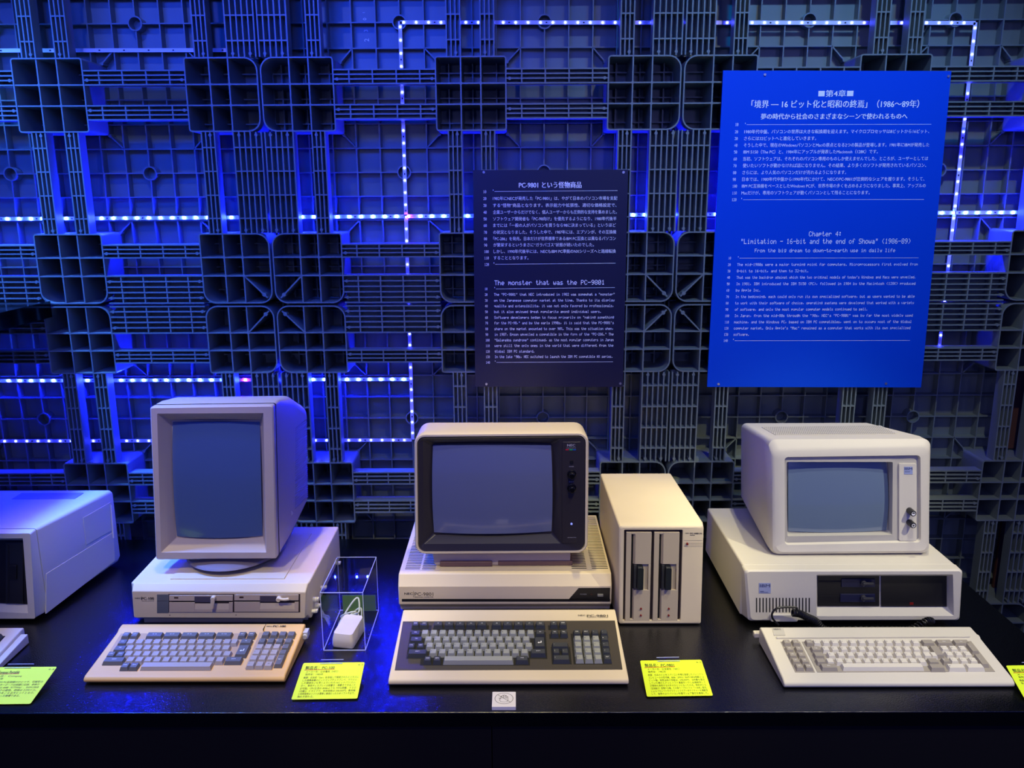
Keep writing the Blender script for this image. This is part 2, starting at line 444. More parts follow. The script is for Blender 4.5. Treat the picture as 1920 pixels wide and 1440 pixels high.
# brown board seen through the right-hand pallet, chalk digits on an upper deck
tag(G().box(2040, 2170, 148, 166, 0, 1000).build('brown_board', WOOD), 'narrow brown wooden board standing behind the lower right pallet', 'board')
for ua, ub, va, za, zb, l in ((1869, 1893, 1040, 196, 452, 'lower reddish brown wooden batten between the runners at the bottom right'), (1893, 1926, 760, 648, 904, 'upper reddish brown wooden batten between the runners at the right edge')):
    tag(G().box(PY(ua, va, 102)[0], PY(ub, va, 102)[0], 98, 107, za, zb).build('wooden_batten', WOOD, smooth=0), l, 'batten', 'wooden battens in the right pallet')
def chalk():
    g = G()
    for s, (u, v), h in (('2', (692, 78), 30), ('3', (690, 60), 26), ('0', (687, 38), 22), ('1', (684, 24), 14)):
        x, z = PY(u, v, 136.5)
        font_text(g, s, (x, 136.3, z), (0, 0, 1), (-1, 0, 0), None, h * 0.45, -0.012)
    o = g.build('chalk_mark', INKW, smooth=0)
    tag(o, 'white chalk number 2 3 0 written sideways on the upper middle pallet', 'marking')
chalk()

# ================================================================ LED strips on the deck ribs
LY = 104.0
def tape(name_lab, p0, p1, kind, start=8, pitch=33.3, violet=(), skip=()):
    (x0, z0), (x1, z1) = p0, p1
    L = math.hypot(x1 - x0, z1 - z0); d = Vector((x1 - x0, 0, z1 - z0)).normalized(); n = Vector((-d.z, 0, d.x))
    t = T('led_strip', name_lab, 'light strip', (x0, LY, z0), 'LED strips along the pallet wall')
    g = G(); a = Vector((x0, 0, z0)); b = Vector((x1, 0, z1))
    q = [a - n*5, b - n*5, b + n*5, a + n*5]
    g.loft([[(p.x, LY - 0.5, p.z) for p in q], [(p.x, LY + 0.5, p.z) for p in q]])
    t.part('tape', g, TAPE, smooth=0)
    g = G(); k = start + 16; i = 0
    while k < L:
        if i % 3 == 2 or kind == 'off':
            c = a + d * k; e = 2.2; q = [c - d*e - n*1.6, c + d*e - n*1.6, c + d*e + n*1.6, c - d*e + n*1.6]
            g.loft([[(p.x, LY - 1.3, p.z) for p in q], [(p.x, LY - 0.5, p.z) for p in q]])
        k += pitch * (2 if kind == 'off' else 1); i += 1
    if g.v: t.part('resistor', g, CHIP, smooth=0)
    if kind == 'off': return t
    M_ = {'bright': LEDB, 'dim': LEDD}[kind]; h = 2.4 if kind == 'bright' else 2.0
    g = G().frus((-h-.3, h+.3, -h-.3, h+.3, 0), (-h, h, -h, h, 2.4))
    vs = [(x, -z, y) for x, y, z in g.v]
    me = None; k = start; i = 0
    while k < L:
        if i not in skip:
            c = a + d * k; mm = LEDV if i in violet else M_
            key = (kind, i in violet)
            if key not in LEDMESH:
                gg = G(); gg.add(vs, g.f); o = gg.build('led', mm, t.o, (0, 0, 0), smooth=0); LEDMESH[key] = o.data
            else:
                o = bpy.data.objects.new('led', LEDMESH[key]); COL.objects.link(o); o.parent = t.o
            o.location = ((c.x - x0) / 1000, -0.0005, (c.z - z0) / 1000)
        k += pitch; i += 1
    return t
LEDMESH = {}
def Lp(u, v): return PY(u, v, LY)
xl = -1080
tape('unlit white LED strip along the top left pallet', (xl, Lp(0, 94)[1]), Lp(425, 94), 'off')
tape('dim blue LED strip running along the top edge of the view', Lp(750, 42), Lp(1829, 43), 'dim', start=10)
tape('bright blue LED strip crossing the wall at the height of the two signs', (xl, Lp(0, 411)[1]), (2150, Lp(1920, 398)[1]), 'bright', start=12, violet=(43, 67))
tape('bright blue LED strip low on the left, just above the portrait monitor', (xl, Lp(0, 714)[1]), Lp(768, 711), 'bright', start=16, violet=(28,))
tape('dim blue LED strip low on the left, behind the portrait monitor', (xl, Lp(0, 827)[1]), Lp(772, 825), 'dim', start=12)
tape('dim blue LED strip running down the wall left of the navy sign', Lp(750, 40), Lp(774, 824), 'dim', start=14)
tape('dim blue LED strip running down the wall right of the bright blue sign', Lp(1829, 42), Lp(1761, 652), 'dim', start=14)

# ================================================================ black shelf end at the left
g = G().box(-1090, -617, -560, -2, 1068, 1112)
tag(g.build('wall_shelf', mat('shelf_gloss_black', (7, 7, 10), 0.12), bevel=1), 'glossy black shelf jutting from the pallet wall at the left edge', 'shelf')

# ================================================================ hanging sign boards
SY = -9.0
def hole(g, u, v, Y): 
    x, z = PY(u, v, Y); g.cyl((x, Y - 2.2, z), (x, Y + 3, z), 3.4, n=10)
def sign(name, label, corners, m, bodyfn, screws):
    c = [PY(u, v, SY) for u, v in corners]
    t = T(name, label, 'sign', (sum(p[0] for p in c) / 4, SY, min(p[1] for p in c)))
    g = G(); g.loft([[(x, SY, z) for x, z in c], [(x, SY + 5, z) for x, z in c]])
    t.part('board', g, m, smooth=0)
    for (u, v) in screws:
        g = G(); hole(g, u, v, SY); t.part('screw', g, SCREW)
    Y = SY - 0.4; jp = G(); en = G()
    bodyfn(jp, en, Y)
    t.part('japanese_text', jp, INKW, smooth=0); t.part('english_text', en, INKW, smooth=0)
    return t
def rule(g, u0, v0, u1, v1, Y, th=0.9):
    a = PY(u0, v0, Y); b = PY(u1, v1, Y)
    g.add([(a[0], Y, a[1] - th/2), (b[0], Y, b[1] - th/2), (b[0], Y, b[1] + th/2), (a[0], Y, a[1] + th/2)], [(0, 1, 2, 3)])
    c = PY(u0 - 2.5, v0 - 2.5, Y); g.add([(c[0]-.7, Y, c[1]-1.5), (c[0]+.7, Y, c[1]-1.5), (c[0]+.7, Y, c[1]+1.5), (c[0]-.7, Y, c[1]+1.5)], [(0, 1, 2, 3)])
def block(g, fx, fy, lines, numx, left, bases, rights, hpx, Y, pix, lefts=None):
    n = len(bases)
    for i, v in enumerate(bases):
        num = str(10 * (i + 1)); k = i / (n - 1)
        nx = numx[0] + (numx[1] - numx[0]) * k
        nw = (12.0 if len(num) == 3 else 8.0) * hpx / 8.2
        u0 = fx(nx); vv = fy(v)
        line_px(g, num, u0, u0 + nw, vv, vv, hpx * .92, Y, True)
        if 0 < i < n - 1 and lines[i-1]:
            lx = left[0] + (left[1] - left[0]) * k
            line_px(g, lines[i-1], fx(lx), fx(rights[i-1]), fy(v), fy(v) - 0.6 * (fx(rights[i-1]) - fx(lx)) / 250, hpx, Y, pix, 0.0)
def body1(jp, en, Y):
    fx = lambda X: 880 + X / 6.4; fy = lambda V: 320 + V / 6.4
    line_px(jp, 'PC-9801 という怪物商品', fx(595), fx(1345), fy(203), fy(201), 9.2, Y, False, 0.03)
    block(jp, fx, fy, ['1982年にNECが発売した「PC-9801」は、やがて日本のパソコン市場を支配', 'する“怪物”商品となります。表示能力や拡張性、適切な価格設定で、',
          '企業ユーザーからだけでなく、個人ユーザーからも圧倒的な支持を集めました。', 'ソフトウェア開発者も「PC-98向け」を優先するようになり、1980年代後半',
          'までには「一般の人がパソコンを買うなら98に決まっている」というほど', 'の状況となりました。そうした中で、1987年には、エプソンが、その互換機',
          '「PC-286」を発売。日本だけが世界標準であるIBM PC互換とは異なるパソコン', 'が繁栄するというまさに“ガラパゴス”状態が続いたのでした。',
          'しかし、1990年代後半には、NECもIBM PC準拠のNXシリーズへと路線転換', 'することとなります。'], (167, 182), (282, 292),
          [270, 352, 435, 517, 597, 675, 757, 835, 910, 988, 1065, 1143], [1775, 1765, 1770, 1765, 1757, 1762, 1757, 1495, 1757, 710], 5.6, Y, False)
    rule(jp, fx(302), fy(250), fx(1778), fy(239), Y); rule(jp, fx(312), fy(1124), fx(1755), fy(1110), Y)
    fy = lambda V: 510 + V / 6.4
    line_px(en, 'The monster that was the PC-9801', fx(302), fx(1622), fy(158), fy(152), 9.0, Y, True)
    block(en, fx, fy, ['The "PC-9801" that NEC introduced in 1982 was somewhat a "monster"', 'on the Japanese computer market at the time. Thanks to its display',
          'quality and extensibility, it was not only favored by professionals,', 'but it also enjoyed great popularity among individual users.', 'Software developers began to focus primarily on "making something',
          "for the PC-98,\" and by the early 1990s, it is said that the PC-9801's", 'share on the market amounted to over 90%. This was the situation when,', 'in 1987, Epson unveiled a compatible in the form of the "PC-286." The',
          '"Galapagos syndrome" continued, as the most popular computers in Japan', 'were still the only ones in the world that were different from the', 'global IBM PC standard.', "In the late '90s, NEC switched to launch the IBM PC compatible NX series."],
          (185, 200), (295, 306), [218, 286, 357, 424, 493, 562, 628, 698, 765, 833, 900, 968, 1033, 1100], [1745, 1740, 1735, 1585, 1735, 1735, 1730, 1730, 1730, 1728, 785, 1722], 5.0, Y, True)
    rule(en, fx(320), fy(203), fx(1745), fy(187), Y); rule(en, fx(326), fy(1085), fx(1723), fy(1077), Y)
def body2(jp, en, Y):
    fx = lambda X: 1340 + X / 4.364; fy = lambda V: 160 + V / 4.364
    line_px(jp, '■第4章■', fx(848), fx(1132), fy(90), fy(88), 9.6, Y, False, 0.02)
    line_px(jp, '「境界 ― 16 ビット化と昭和の終焉」（1986～89年）', fx(300), fx(1670), fy(180), fy(177), 11, Y, False, 0.02)
    line_px(jp, '夢の時代から社会のさまざまなシーンで使われるものへ', fx(378), fx(1575), fy(275), fy(272), 8.4, Y, False, 0.03)
    block(jp, fx, fy, ['1980年代中盤、パソコンの世界は大きな転換期を迎えます。マイクロプロセッサは8ビットから16ビット、', 'さらには32ビットへと進化していきます。',
          'そうした中で、現在のWindowsパソコンとMacの原点となる2つの製品が登場します。1981年にIBMが発売した', 'IBM 5150（The PC）と、1984年にアップルが発表したMacintosh（128K）です。',
          '当初、ソフトウェアは、それぞれのパソコン専用のものしか使えませんでした。ところが、ユーザーとしては', '使いたいソフトが動かなければ話になりません。その結果、より多くのソフトが発売されているパソコン、',
          'さらには、より人気のパソコンだけが売れるようになります。', '日本では、1980年代中盤から1990年代にかけて、NECのPC-9801が圧倒的なシェアを握ります。そうして、',
          'IBM PC互換機をベースとしたWindows PCが、世界市場の多くを占めるようになりました。事実上、アップルの', 'Macだけが、専用のソフトウェアが動くパソコンとして残ることになります。'], (168, 140), (245, 216),
          [333, 393, 448, 503, 558, 615, 670, 727, 782, 837, 893, 948], [1755, 830, 1755, 1335, 1745, 1730, 1075, 1715, 1725, 1268], 5.8, Y, False)
    rule(jp, fx(262), fy(322), fx(1773), fy(319), Y); rule(jp, fx(232), fy(936), fx(1712), fy(934), Y)
    fx = lambda X: 1330 + X / 4.571; fy = lambda V: 420 + V / 4.571
    line_px(en, 'Chapter 4:', fx(852), fx(1133), fy(106), fy(105), 9.2, Y, True)
    line_px(en, '"Limitation - 16-bit and the end of Showa" (1986-89)', fx(268), fx(1725), fy(171), fy(168), 9.4, Y, True)
    line_px(en, 'From the big dream to down-to-earth use in daily life', fx(388), fx(1592), fy(243), fy(241), 6.8, Y, True)
    block(en, fx, fy, ['The mid-1980s were a major turning point for computers. Microprocessors first evolved from', '8-bit to 16-bit, and then to 32-bit.',
          "That was the backdrop against which the two original models of today's Windows and Macs were unveiled.", 'In 1981, IBM introduced the IBM 5150 (PC), followed in 1984 by the Macintosh (128K) produced', 'by Apple Inc.',
          'In the beginning, each could only run its own specialized software, but as users wanted to be able', 'to work with their software of choice, operating systems were developed that worked with a variety', 'of software, and only the most popular computer models continued to sell.',
          "In Japan, from the mid-80s through the '90s, NEC's \"PC-9801\" was by far the most widely used", 'machine, and the Windows PC, based on IBM PC compatibles, went on to occupy most of the global',
          "computer market. Only Apple's \"Mac\" remained as a computer that works with its own specialized", 'software.'], (162, 122), (241, 204),
          [303, 360, 415, 470, 525, 580, 635, 690, 744, 798, 852, 905, 958, 1010], [1785, 852, 1770, 1765, 440, 1758, 1752, 1357, 1742, 1733, 1722, 342], 5.2, Y, True)
    rule(en, fx(260), fy(293), fx(1793), fy(290), Y); rule(en, fx(218), fy(1000), fx(1720), fy(998), Y)
sign('navy_sign', 'dark navy sign board with white text, hung above the cream and black monitor',
     [(891, 725), (1168, 725.5), (1178, 318), (887, 319)], SIGNK, body1, [(907, 323), (1169, 323), (912, 720), (1163, 719)])
sign('blue_sign', 'large bright blue sign board with white chapter text at the upper right',
     [(1326, 725.5), (1727, 726.5), (1784, 133), (1356, 132)], SIGNB, body2, [(1434, 140), (1778, 143), (1347, 720), (1661, 719)])

# ================================================================ display table
t = T('display_table', 'long low glossy black display table carrying all the computers', 'table', (500, -440, 0))
t.part('table_top', G().box(-1300, 1826, -843, -8, D - 32, D), TABLE, bevel=1.5)
t.part('front_panel', G().box(-1290, 613.5, -838, -818, 0, D - 34), TABLEF, bevel=1)
t.part('front_panel', G().box(615.5, 1820, -838, -818, 0, D - 34), TABLEF, bevel=1)
t.part('side_panel', G().box(1800, 1820, -816, -20, 0, D - 33), TABLEF, smooth=0)
t.part('side_panel', G().box(-1290, -1270, -816, -20, 0, D - 33), TABLEF, smooth=0)
# ================================================================ helpers for the machines
def PP(u, v, pl):
    """pixel ray onto a near-vertical front plane pl = (Y0, k, z0): y = Y0 + k (z - z0)"""
    d = ray(u, v); Y0, k, z0 = pl
    t = (Y0 + k * (CAM[2] - z0) - CAM[1]) / (d[1] - k * d[2]); return CAM + t * d
def PK(u, v, pl):
    """pixel ray onto a near-horizontal plane pl = (z0, s, y0): z = z0 + s (y - y0)"""
    d = ray(u, v); z0, s_, y0 = pl
    t = (z0 + s_ * (CAM[1] - y0) - CAM[2]) / (d[2] - s_ * d[1]); return CAM + t * d
def rq(c, r, n=5):
    """rounded quad through corners bl, br, tr, tl"""
    out = []; c = [Vector(p) for p in c]
    rs = r if isinstance(r, (tuple, list)) else (r,)*4
    for i in range(4):
        p = c[i]; a = (c[i-1] - p).normalized() * rs[i]; b = (c[(i+1) % 4] - p).normalized() * rs[i]
        P0, P2 = p + a, p + b; P1 = p + (a + b) * 0.10
        for k in range(n + 1):
            s_ = k / n; ca = math.cos(s_ * PI / 2); sa = math.sin(s_ * PI / 2)
            out.append(tuple(p + a + b - b * ca - a * sa if True else P1))
    return out
def off(pts, dy, dx=0, dz=0): return [(x + dx, y + dy, z + dz) for x, y, z in pts]
def fq(corn, pl): return [tuple(PP(u, v, pl)) for u, v in corn]
def fb(g, u0, v0, u1, v1, pl, d0, d1, r=0):
    """box on the front plane between two pixel corners, from depth d0 to d1 (negative = proud)"""
    c = fq([(u0, v1), (u1, v1), (u1, v0), (u0, v0)], pl)
    if r: g.loft([off(rq(c, r, 4), d1), off(rq(c, r, 4), d0)])
    else: g.loft([off(c, d1), off(c, d0)])
    return g
def inset(c, e, dy=0):
    """shrink corner quad c by e (mm)"""
    m = sum((Vector(p) for p in c), Vector()) / 4; W = (Vector(c[1]) - Vector(c[0])).length; H = (Vector(c[3]) - Vector(c[0])).length
    out = []
    for p in c:
        d = Vector(p) - m; out.append((m.x + d.x * (1 - 2*e/W), p[1] + dy, m.z + d.z * (1 - 2*e/H)))
    return out
def glass(c, bulge, barrel=0.03, n=14):
    """bulging tube face over corner quad c (bl, br, tr, tl)"""
    g = G(); c = [Vector(p) for p in c]; m = sum(c, Vector()) / 4; vs = []
    for j in range(n + 1):
        for i in range(n + 1):
            a = 2*i/n - 1; b = 2*j/n - 1
            ua = a * (1 + barrel * (1 - b*b) * 1.0); ub = b * (1 + barrel * (1 - a*a))
            s_ = (ua + 1) / 2; t_ = (ub + 1) / 2
            p = c[0]*(1-s_)*(1-t_) + c[1]*s_*(1-t_) + c[2]*s_*t_ + c[3]*(1-s_)*t_
            vs.append((p.x, p.y - bulge * (1 - a*a*0.5 - b*b*0.5), p.z))
    fs = [(j*(n+1)+i, j*(n+1)+i+1, (j+1)*(n+1)+i+1, (j+1)*(n+1)+i) for j in range(n) for i in range(n)]
    g.add(vs, fs)
    # skirt back to the bezel
    edge = [i for i in range(n+1)] + [(k+1)*(n+1)-1 for k in range(1, n+1)] + [n*(n+1)+i for i in range(n-1, -1, -1)] + [k*(n+1) for k in range(n-1, 0, -1)]
    ring = [vs[i] for i in edge]; g.loft([ring, [(x, m.y + (z - m.z) * ((c[3].y - c[0].y) / (c[3].z - c[0].z)) + 6, z) for x, y, z in ring]], False, False)
    return g
def badge_text(g, s, u0, u1, vb, hpx, pl, lift, bold=0.0, pix=False, shear=0.0):
    a = PP(u0, vb, pl); b = PP(u1, vb, pl); sc = math.dist(a, b) / (u1 - u0)
    o = (a[0], a[1] - lift, a[2]); V = Vector((0, pl[1], 1))
    if pix: pix_text(g, s, o, b - a, V, math.dist(a, b) / (len(s) - 1/6), hpx * sc)
    else: font_text(g, s, o, b - a, V, math.dist(a, b), hpx * sc, bold, shear)

KEYMESH = {}
def key(t, x, y, z, w_, d_, h, m, slope, name='key', par=None, taper=2.6, tl=1.0, tb=3.6):
    k = (round(w_, 1), round(d_, 1), h, m.name, taper)
    if k not in KEYMESH:
        g = G().frus((-w_/2, w_/2, -d_/2, d_/2, -h), (-w_/2 + taper, w_/2 - taper, -d_/2 + tb, d_/2 - tl, 0))
        o = g.build('key', m, t.o, (0, 0, 0), smooth=0); KEYMESH[k] = o.data
    else:
        o = bpy.data.objects.new('key', KEYMESH[k]); COL.objects.link(o); o.parent = t.o
    o.location = ((x - t.org[0]) / 1000, (y - t.org[1]) / 1000, (z - t.org[2]) / 1000)
    o.rotation_euler = (math.atan(slope), 0, 0)
    return o
def key_rows(t, conv, pl, rows, h, cols, taper=2.6, d_=18.6, inkl=None, inkd=None, tb=3.6):
    """rows: (crop_y, first_x, last_x, count, width_mm, 'L'/'D', legend string or list, depth)"""
    gl = G(); gd = G()
    for row in rows:
        cy, xa, xb, n, wm, cc, leg = row[:7]; dd = row[7] if len(row) > 7 else d_
        for i in range(n):
            cx = xa + (xb - xa) * (i / (n - 1) if n > 1 else 0)
            u, v = conv(cx, cy); p = PK(u, v, pl)
            key(t, p[0], p[1], p[2], wm, dd, h, cols[cc], pl[1], taper=taper, tb=tb)
            if leg and i < len(leg) and leg[i] not in (' ', ''):
                g = gd if cc in 'DM' else gl; s = leg[i]; cw = 2.0 if len(s) < 4 else 1.9
                L = len(s) * cw; x0 = p[0] - wm/2 + taper + 1.5 if len(s) == 1 else p[0] - L/2
                o = (x0, p[1] + 0.4, p[2] + 0.35 + pl[1]*0.4)
                pix_text(g, s, o, (1, 0, 0), (0, 1, pl[1]), cw, 3.0)
    if gl.v: t.part('key_legend', gl, inkl or INK, smooth=0)
    if gd.v: t.part('key_legend', gd, inkd or INKW, smooth=0)
def wedge(x0, x1, prof, bev=None):
    g = G(); g.prism(prof, 'x', x0, x1); return g
def plane_quad(g, conv, pts, pl, lift0, lift1):
    """plate on a sloping plane through crop pixel corners"""
    P = [PK(*conv(*p), pl) for p in pts]
    g.loft([[(q[0], q[1], q[2] + lift0) for q in P], [(q[0], q[1], q[2] + lift1) for q in P]])
    return P

# ================================================================ IBM-style computer on the right (system unit, monitor, keyboard)
t = T('system_unit', 'ivory desktop computer case with black drive bay, under the rounded ivory monitor', 'computer', (1438, -320, D), 'vintage computer cases')
pl = (-517, 0, D)
g = G(); g.box(1191, 1686, -487, -125, D + 13, D + 140); t.part('cover', g, CREAMW, bevel=5, seg=3)
O = [(1196, -487, D+12), (1681, -487, D+12), (1688, -487, D+140.6), (1188, -487, D+140.6)]
F0 = [(1203, -513, D+13), (1698-3, -513, D+13), (1687, -513, D+141), (1187, -513, D+141)]
F1 = [(1209, -517, D+17), (1690, -517, D+17), (1684, -517, D+138), (1192, -517, D+138)]
op = fq([(1531, 1155.5), (1788.5, 1155), (1787, 1077), (1531, 1077.5)], pl)
ob = fq([(1532, 1138), (1776, 1137), (1776, 1080), (1532, 1080)], (-495, 0, D))
g = G(); g.loft([rq(O, 6), rq(F0, 8), rq(F1, 9), rq(op, 3), rq(ob, 2)], True, True); t.part('front_bezel', g, CREAMW, smooth=25)
pd = (-497, 0, D)
g = G(); fb(g, 1533, 1079, 1649, 1137, pd, 0, 3); dv = t.part('floppy_drive', g, BLACKP, bevel=0.5)
g = G(); fb(g, 1652, 1079, 1775, 1137, pd, -1, 3); bl = t.part('drive_blank', g, BLACKP, bevel=0.5)
for yy, (lx0, lx1) in ((1090, (1577, 1640)), (1118, (1575, 1640))):
    g = G(); fb(g, 1536, yy - 1.2, 1640, yy + 1.2, pd, -0.8, 0.5); t.part('drive_slot', g, SLOT, dv)
    g = G(); fb(g, lx0, yy - 5, lx1, yy + 10, pd, -2.5, 0.2); t.part('latch_plate', g, mat('deep_blue_plastic', (22, 26, 60), 0.4), dv, bevel=0.5)
    a = PP(1617, yy + 1, pd); g = G(); g.cyl((a[0], a[1] - 9, a[2]), (a[0], a[1], a[2]), 6.5); g.box(a[0] - 3, a[0] + 22, a[1] - 12, a[1] - 8, a[2] - 2.5, a[2] + 3)
    t.part('latch_lever', g, DKGREY, dv, bevel=0.8)
    g = G(); pth = [(a[0] + 7.5*math.cos(q), a[1] - 2.8, a[2] - 2 + 8*math.sin(q)) for q in [math.radians(-70 + 10*i) for i in range(10)]]
    g.tube(pth, 0.5, 5); t.part('latch_mark', g, INKW, dv)
g = G(); fb(g, 1674, 1130.2, 1752, 1130.9, pd, -1.4, 0); t.part('groove', g, SLOT, bl)
g = G(); fb(g, 1674, 1132.2, 1752, 1132.9, pd, -1.4, 0); t.part('groove', g, SLOT, bl)
g = G(); fb(g, 1705, 1129, 1712, 1133.5, pd, -2, 0); t.part('lamp', g, REDL, bl)
g = G(); fb(g, 1423, 1093, 1445, 1112, pl, -0.8, 0.5); bd = t.part('badge', g, BADGE)
g = G(); badge_text(g, 'IBM', 1424.5, 1443.5, 1100.5, 6.2, pl, 1.1, 0.03); t.part('badge_lettering', g, BADGET, bd, smooth=0)
g = G(); fb(g, 1425, 1108, 1432, 1109, pl, -1.1, 0); fb(g, 1425, 1109.8, 1440, 1110.5, pl, -1.1, 0); t.part('badge_line', g, BADGET, bd, smooth=0)
g = G()
for i in range(17):
    u = 1418.5 + i * 6.18; fb(g, u - 1.1, 1121, u + 1.1, 1148, pl, -0.25, 1)
t.part('vent_slots', g, SLOT, smooth=0)['kind'] = 'stuff'
g = G(); fb(g, 1443, 1150, 1495, 1164, pl, -6, 2, 5); t.part('finger_tab', g, CREAMW, bevel=2)

t = T('crt_monitor', 'ivory rounded monitor with dark glass and two black knobs, on the rightmost computer', 'monitor', (1455, -260, D + 143), 'vintage monitors')
mp = (-440, 0.145, D + 146)
oc = fq([(1449, 1041), (1744, 1038.5), (1745.5, 833), (1447.5, 841)], mp)
back = [(1292, -92, D+150), (1634, -92, D+150), (1634, -92, D+372), (1280, -92, D+372)]
mid = [(oc[0][0]-4, -402, D+147), (oc[1][0]+4, -402, D+147), (oc[2][0]+6, -348, D+411), (oc[3][0]-5, -348, D+411)]
m2 = off(inset(oc, -3), 14); m3 = off(inset(oc, 1), 4); m4 = inset(oc, 8)
m2[2] = (m2[2][0] + 3, m2[2][1] + 2, D + 415); m2[3] = (m2[3][0] - 2, m2[3][1] + 2, D + 415)
op = fq([(1471.5, 1022), (1727, 1017), (1726, 853.5), (1471, 857)], mp)
w1 = off(inset(op, 2), 9); 
g = G(); g.loft([rq(back, 14), rq(mid, (10, 10, 12, 12)), rq(m2, 18), rq(m3, 18), rq(m4, 16), rq(op, 9), rq(w1, 8)], True, False)
t.part('housing', g, CREAMW, smooth=32)
bz = (mp[0] + 10, mp[1], mp[2])
g = G(); o1 = fq([(1472, 1018), (1681, 1013), (1681, 856), (1472, 859)], bz)
o2 = fq([(1476, 1005.5), (1673, 1003), (1674, 866), (1475, 866)], (bz[0] - 2, bz[1], bz[2]))
o3 = fq([(1476, 998), (1664, 995), (1664, 864), (1475, 865)], (bz[0] + 26, bz[1], bz[2]))
g.loft([off(rq(inset(op, -1, 9), 8), 0), rq(o1, 3), rq(o2, 3), rq(o3, 6)], False, True); t.part('screen_surround', g, mat('grey_ivory_plastic', (186, 182, 172), 0.5), smooth=25)
sc = fq([(1478, 996), (1662, 994), (1661, 866), (1478, 866)], (bz[0] + 24, bz[1], bz[2]))
t.part('screen_glass', glass(sc, 13, 0.02), GREENCRT, smooth=60)
g = G(); fb(g, 1684, 868, 1717, 1013, bz, -5, 4, 4); cp = t.part('control_panel', g, CREAMW, bevel=1)
pc_ = (bz[0] - 5, bz[1], bz[2])
g = G(); fb(g, 1695, 875, 1711, 889, pc_, -0.8, 0.3); t.part('badge', g, BADGE, cp)
g = G(); badge_text(g, 'IBM', 1696, 1710, 881, 5, pc_, 1.0, 0.03); fb(g, 1696, 884, 1706, 884.8, pc_, -1, 0); t.part('badge_lettering', g, BADGET, cp, smooth=0)
for i, vv in enumerate((957, 979)):
    a = PP(1705, vv, pc_); g = G(); g.cyl((a[0], a[1] - 21, a[2]), (a[0], a[1] + 1, a[2]), 7.0, 7.6, 20)
    kn = t.part('control_knob', g, BLACKP, cp, bevel=0.6)
    g = G()
    if i == 0:
        n = 16; g.add([(a[0] + 4.6*math.cos(PI + PI*k/n), a[1] - 21.4, a[2] + 4.6*math.sin(PI + PI*k/n)) for k in range(n+1)], [tuple(range(n+1))])
        g.add([(a[0] + 4.6*math.cos(PI*k/n), a[1] - 21.4, a[2] + 4.6*math.sin(PI*k/n)) for k in range(n+1)] + [(a[0] + 3.6*math.cos(PI*k/n), a[1] - 21.4, a[2] + 3.6*math.sin(PI*k/n)) for k in range(n+1)], [(k, k+1, n+2+k, n+1+k) for k in range(n)])
    else:
        for q in range(8):
            al = q*PI/4; g.box(a[0] + 4*math.cos(al) - .8, a[0] + 4*math.cos(al) + .8, a[1] - 21.6, a[1] - 21.2, a[2] + 4*math.sin(al) - .8, a[2] + 4*math.sin(al) + .8)
        n = 16; g.add([(a[0] + r*math.cos(2*PI*k/n), a[1] - 21.5, a[2] + r*math.sin(2*PI*k/n)) for r in (3.2, 2.3) for k in range(n)], [(k, (k+1) % n, n + (k+1) % n, n + k) for k in range(n)])
    o = g.build('knob_mark', INKW, t.o, t.org, smooth=0)
# perforated vent on the sloping top
tp = (D + 411.8, -0.1523, -348)
P4 = [PK(u, v, tp) for u, v in ((1454, 815.5), (1684, 813.5), (1650, 798), (1428, 801))]
g = G(); g.loft([[(q[0], q[1], q[2] - 0.5) for q in P4], [(q[0], q[1], q[2] + 0.5) for q in P4]]); vp = t.part('vent_panel', g, CREAMW)
g = G()
for j in range(13):
    for i in range(64):
        a = (i + 0.5 + (j % 2) * .5) / 65; b = (j + 0.5) / 13
        q = P4[0]*(1-a)*(1-b) + P4[1]*a*(1-b) + P4[2]*a*b + P4[3]*(1-a)*b
        g.add([(q[0]-1.2, q[1]-1.8, q[2]+.75), (q[0]+1.2, q[1]-1.8, q[2]+.75), (q[0]+1.2, q[1]+1.8, q[2]+.6), (q[0]-1.2, q[1]+1.8, q[2]+.6)], [(0, 1, 2, 3)])
vo = t.part('vent_holes', g, mat('vent_shadow', (96, 92, 84), 0.8), vp, smooth=0); vo['kind'] = 'stuff'
g = G(); g.box(1310, 1600, -380, -130, D + 140.5, D + 150); t.part('base_foot', g, CREAMW, bevel=2)

t = T('keyboard', 'ivory keyboard with white and taupe keys, in front of the rightmost computer', 'keyboard', (1440, -680, D), 'vintage keyboards')
cv = lambda x, y: (1360 + x / 3.43, 1050 + y / 3.43)
prof = [(-588, D+2), (-764, D+2), (-768, D+6), (-766, D+12), (-756, D+17), (-617, D+38), (-592, D+40), (-586, D+36)]
g = wedge(1207, 1676, prof); t.part('case', g, CREAMW, bevel=3.5, seg=3)
kp = (D + 17.5, (38 - 17) / (756 - 617), -756)
g = G(); plane_quad(g, cv, [(450, 722), (577, 722), (480, 526), (355, 526)], kp, -3, 0.3); t.part('key_well', g, KEYT, smooth=0)
g = G(); plane_quad(g, cv, [(592, 722), (1735, 718), (1580, 522), (492, 526)], kp, -3, 0.3); t.part('key_well', g, KEYT, smooth=0)
g = G(); plane_quad(g, cv, [(330, 508), (1572, 500), (1566, 490), (330, 496)], kp, -0.5, 3); t.part('ridge', g, CREAMW, smooth=0)
kt = (D + 25, kp[1], -756)
cols = {'L': KEYW, 'D': KEYT, 'M': KEYT}
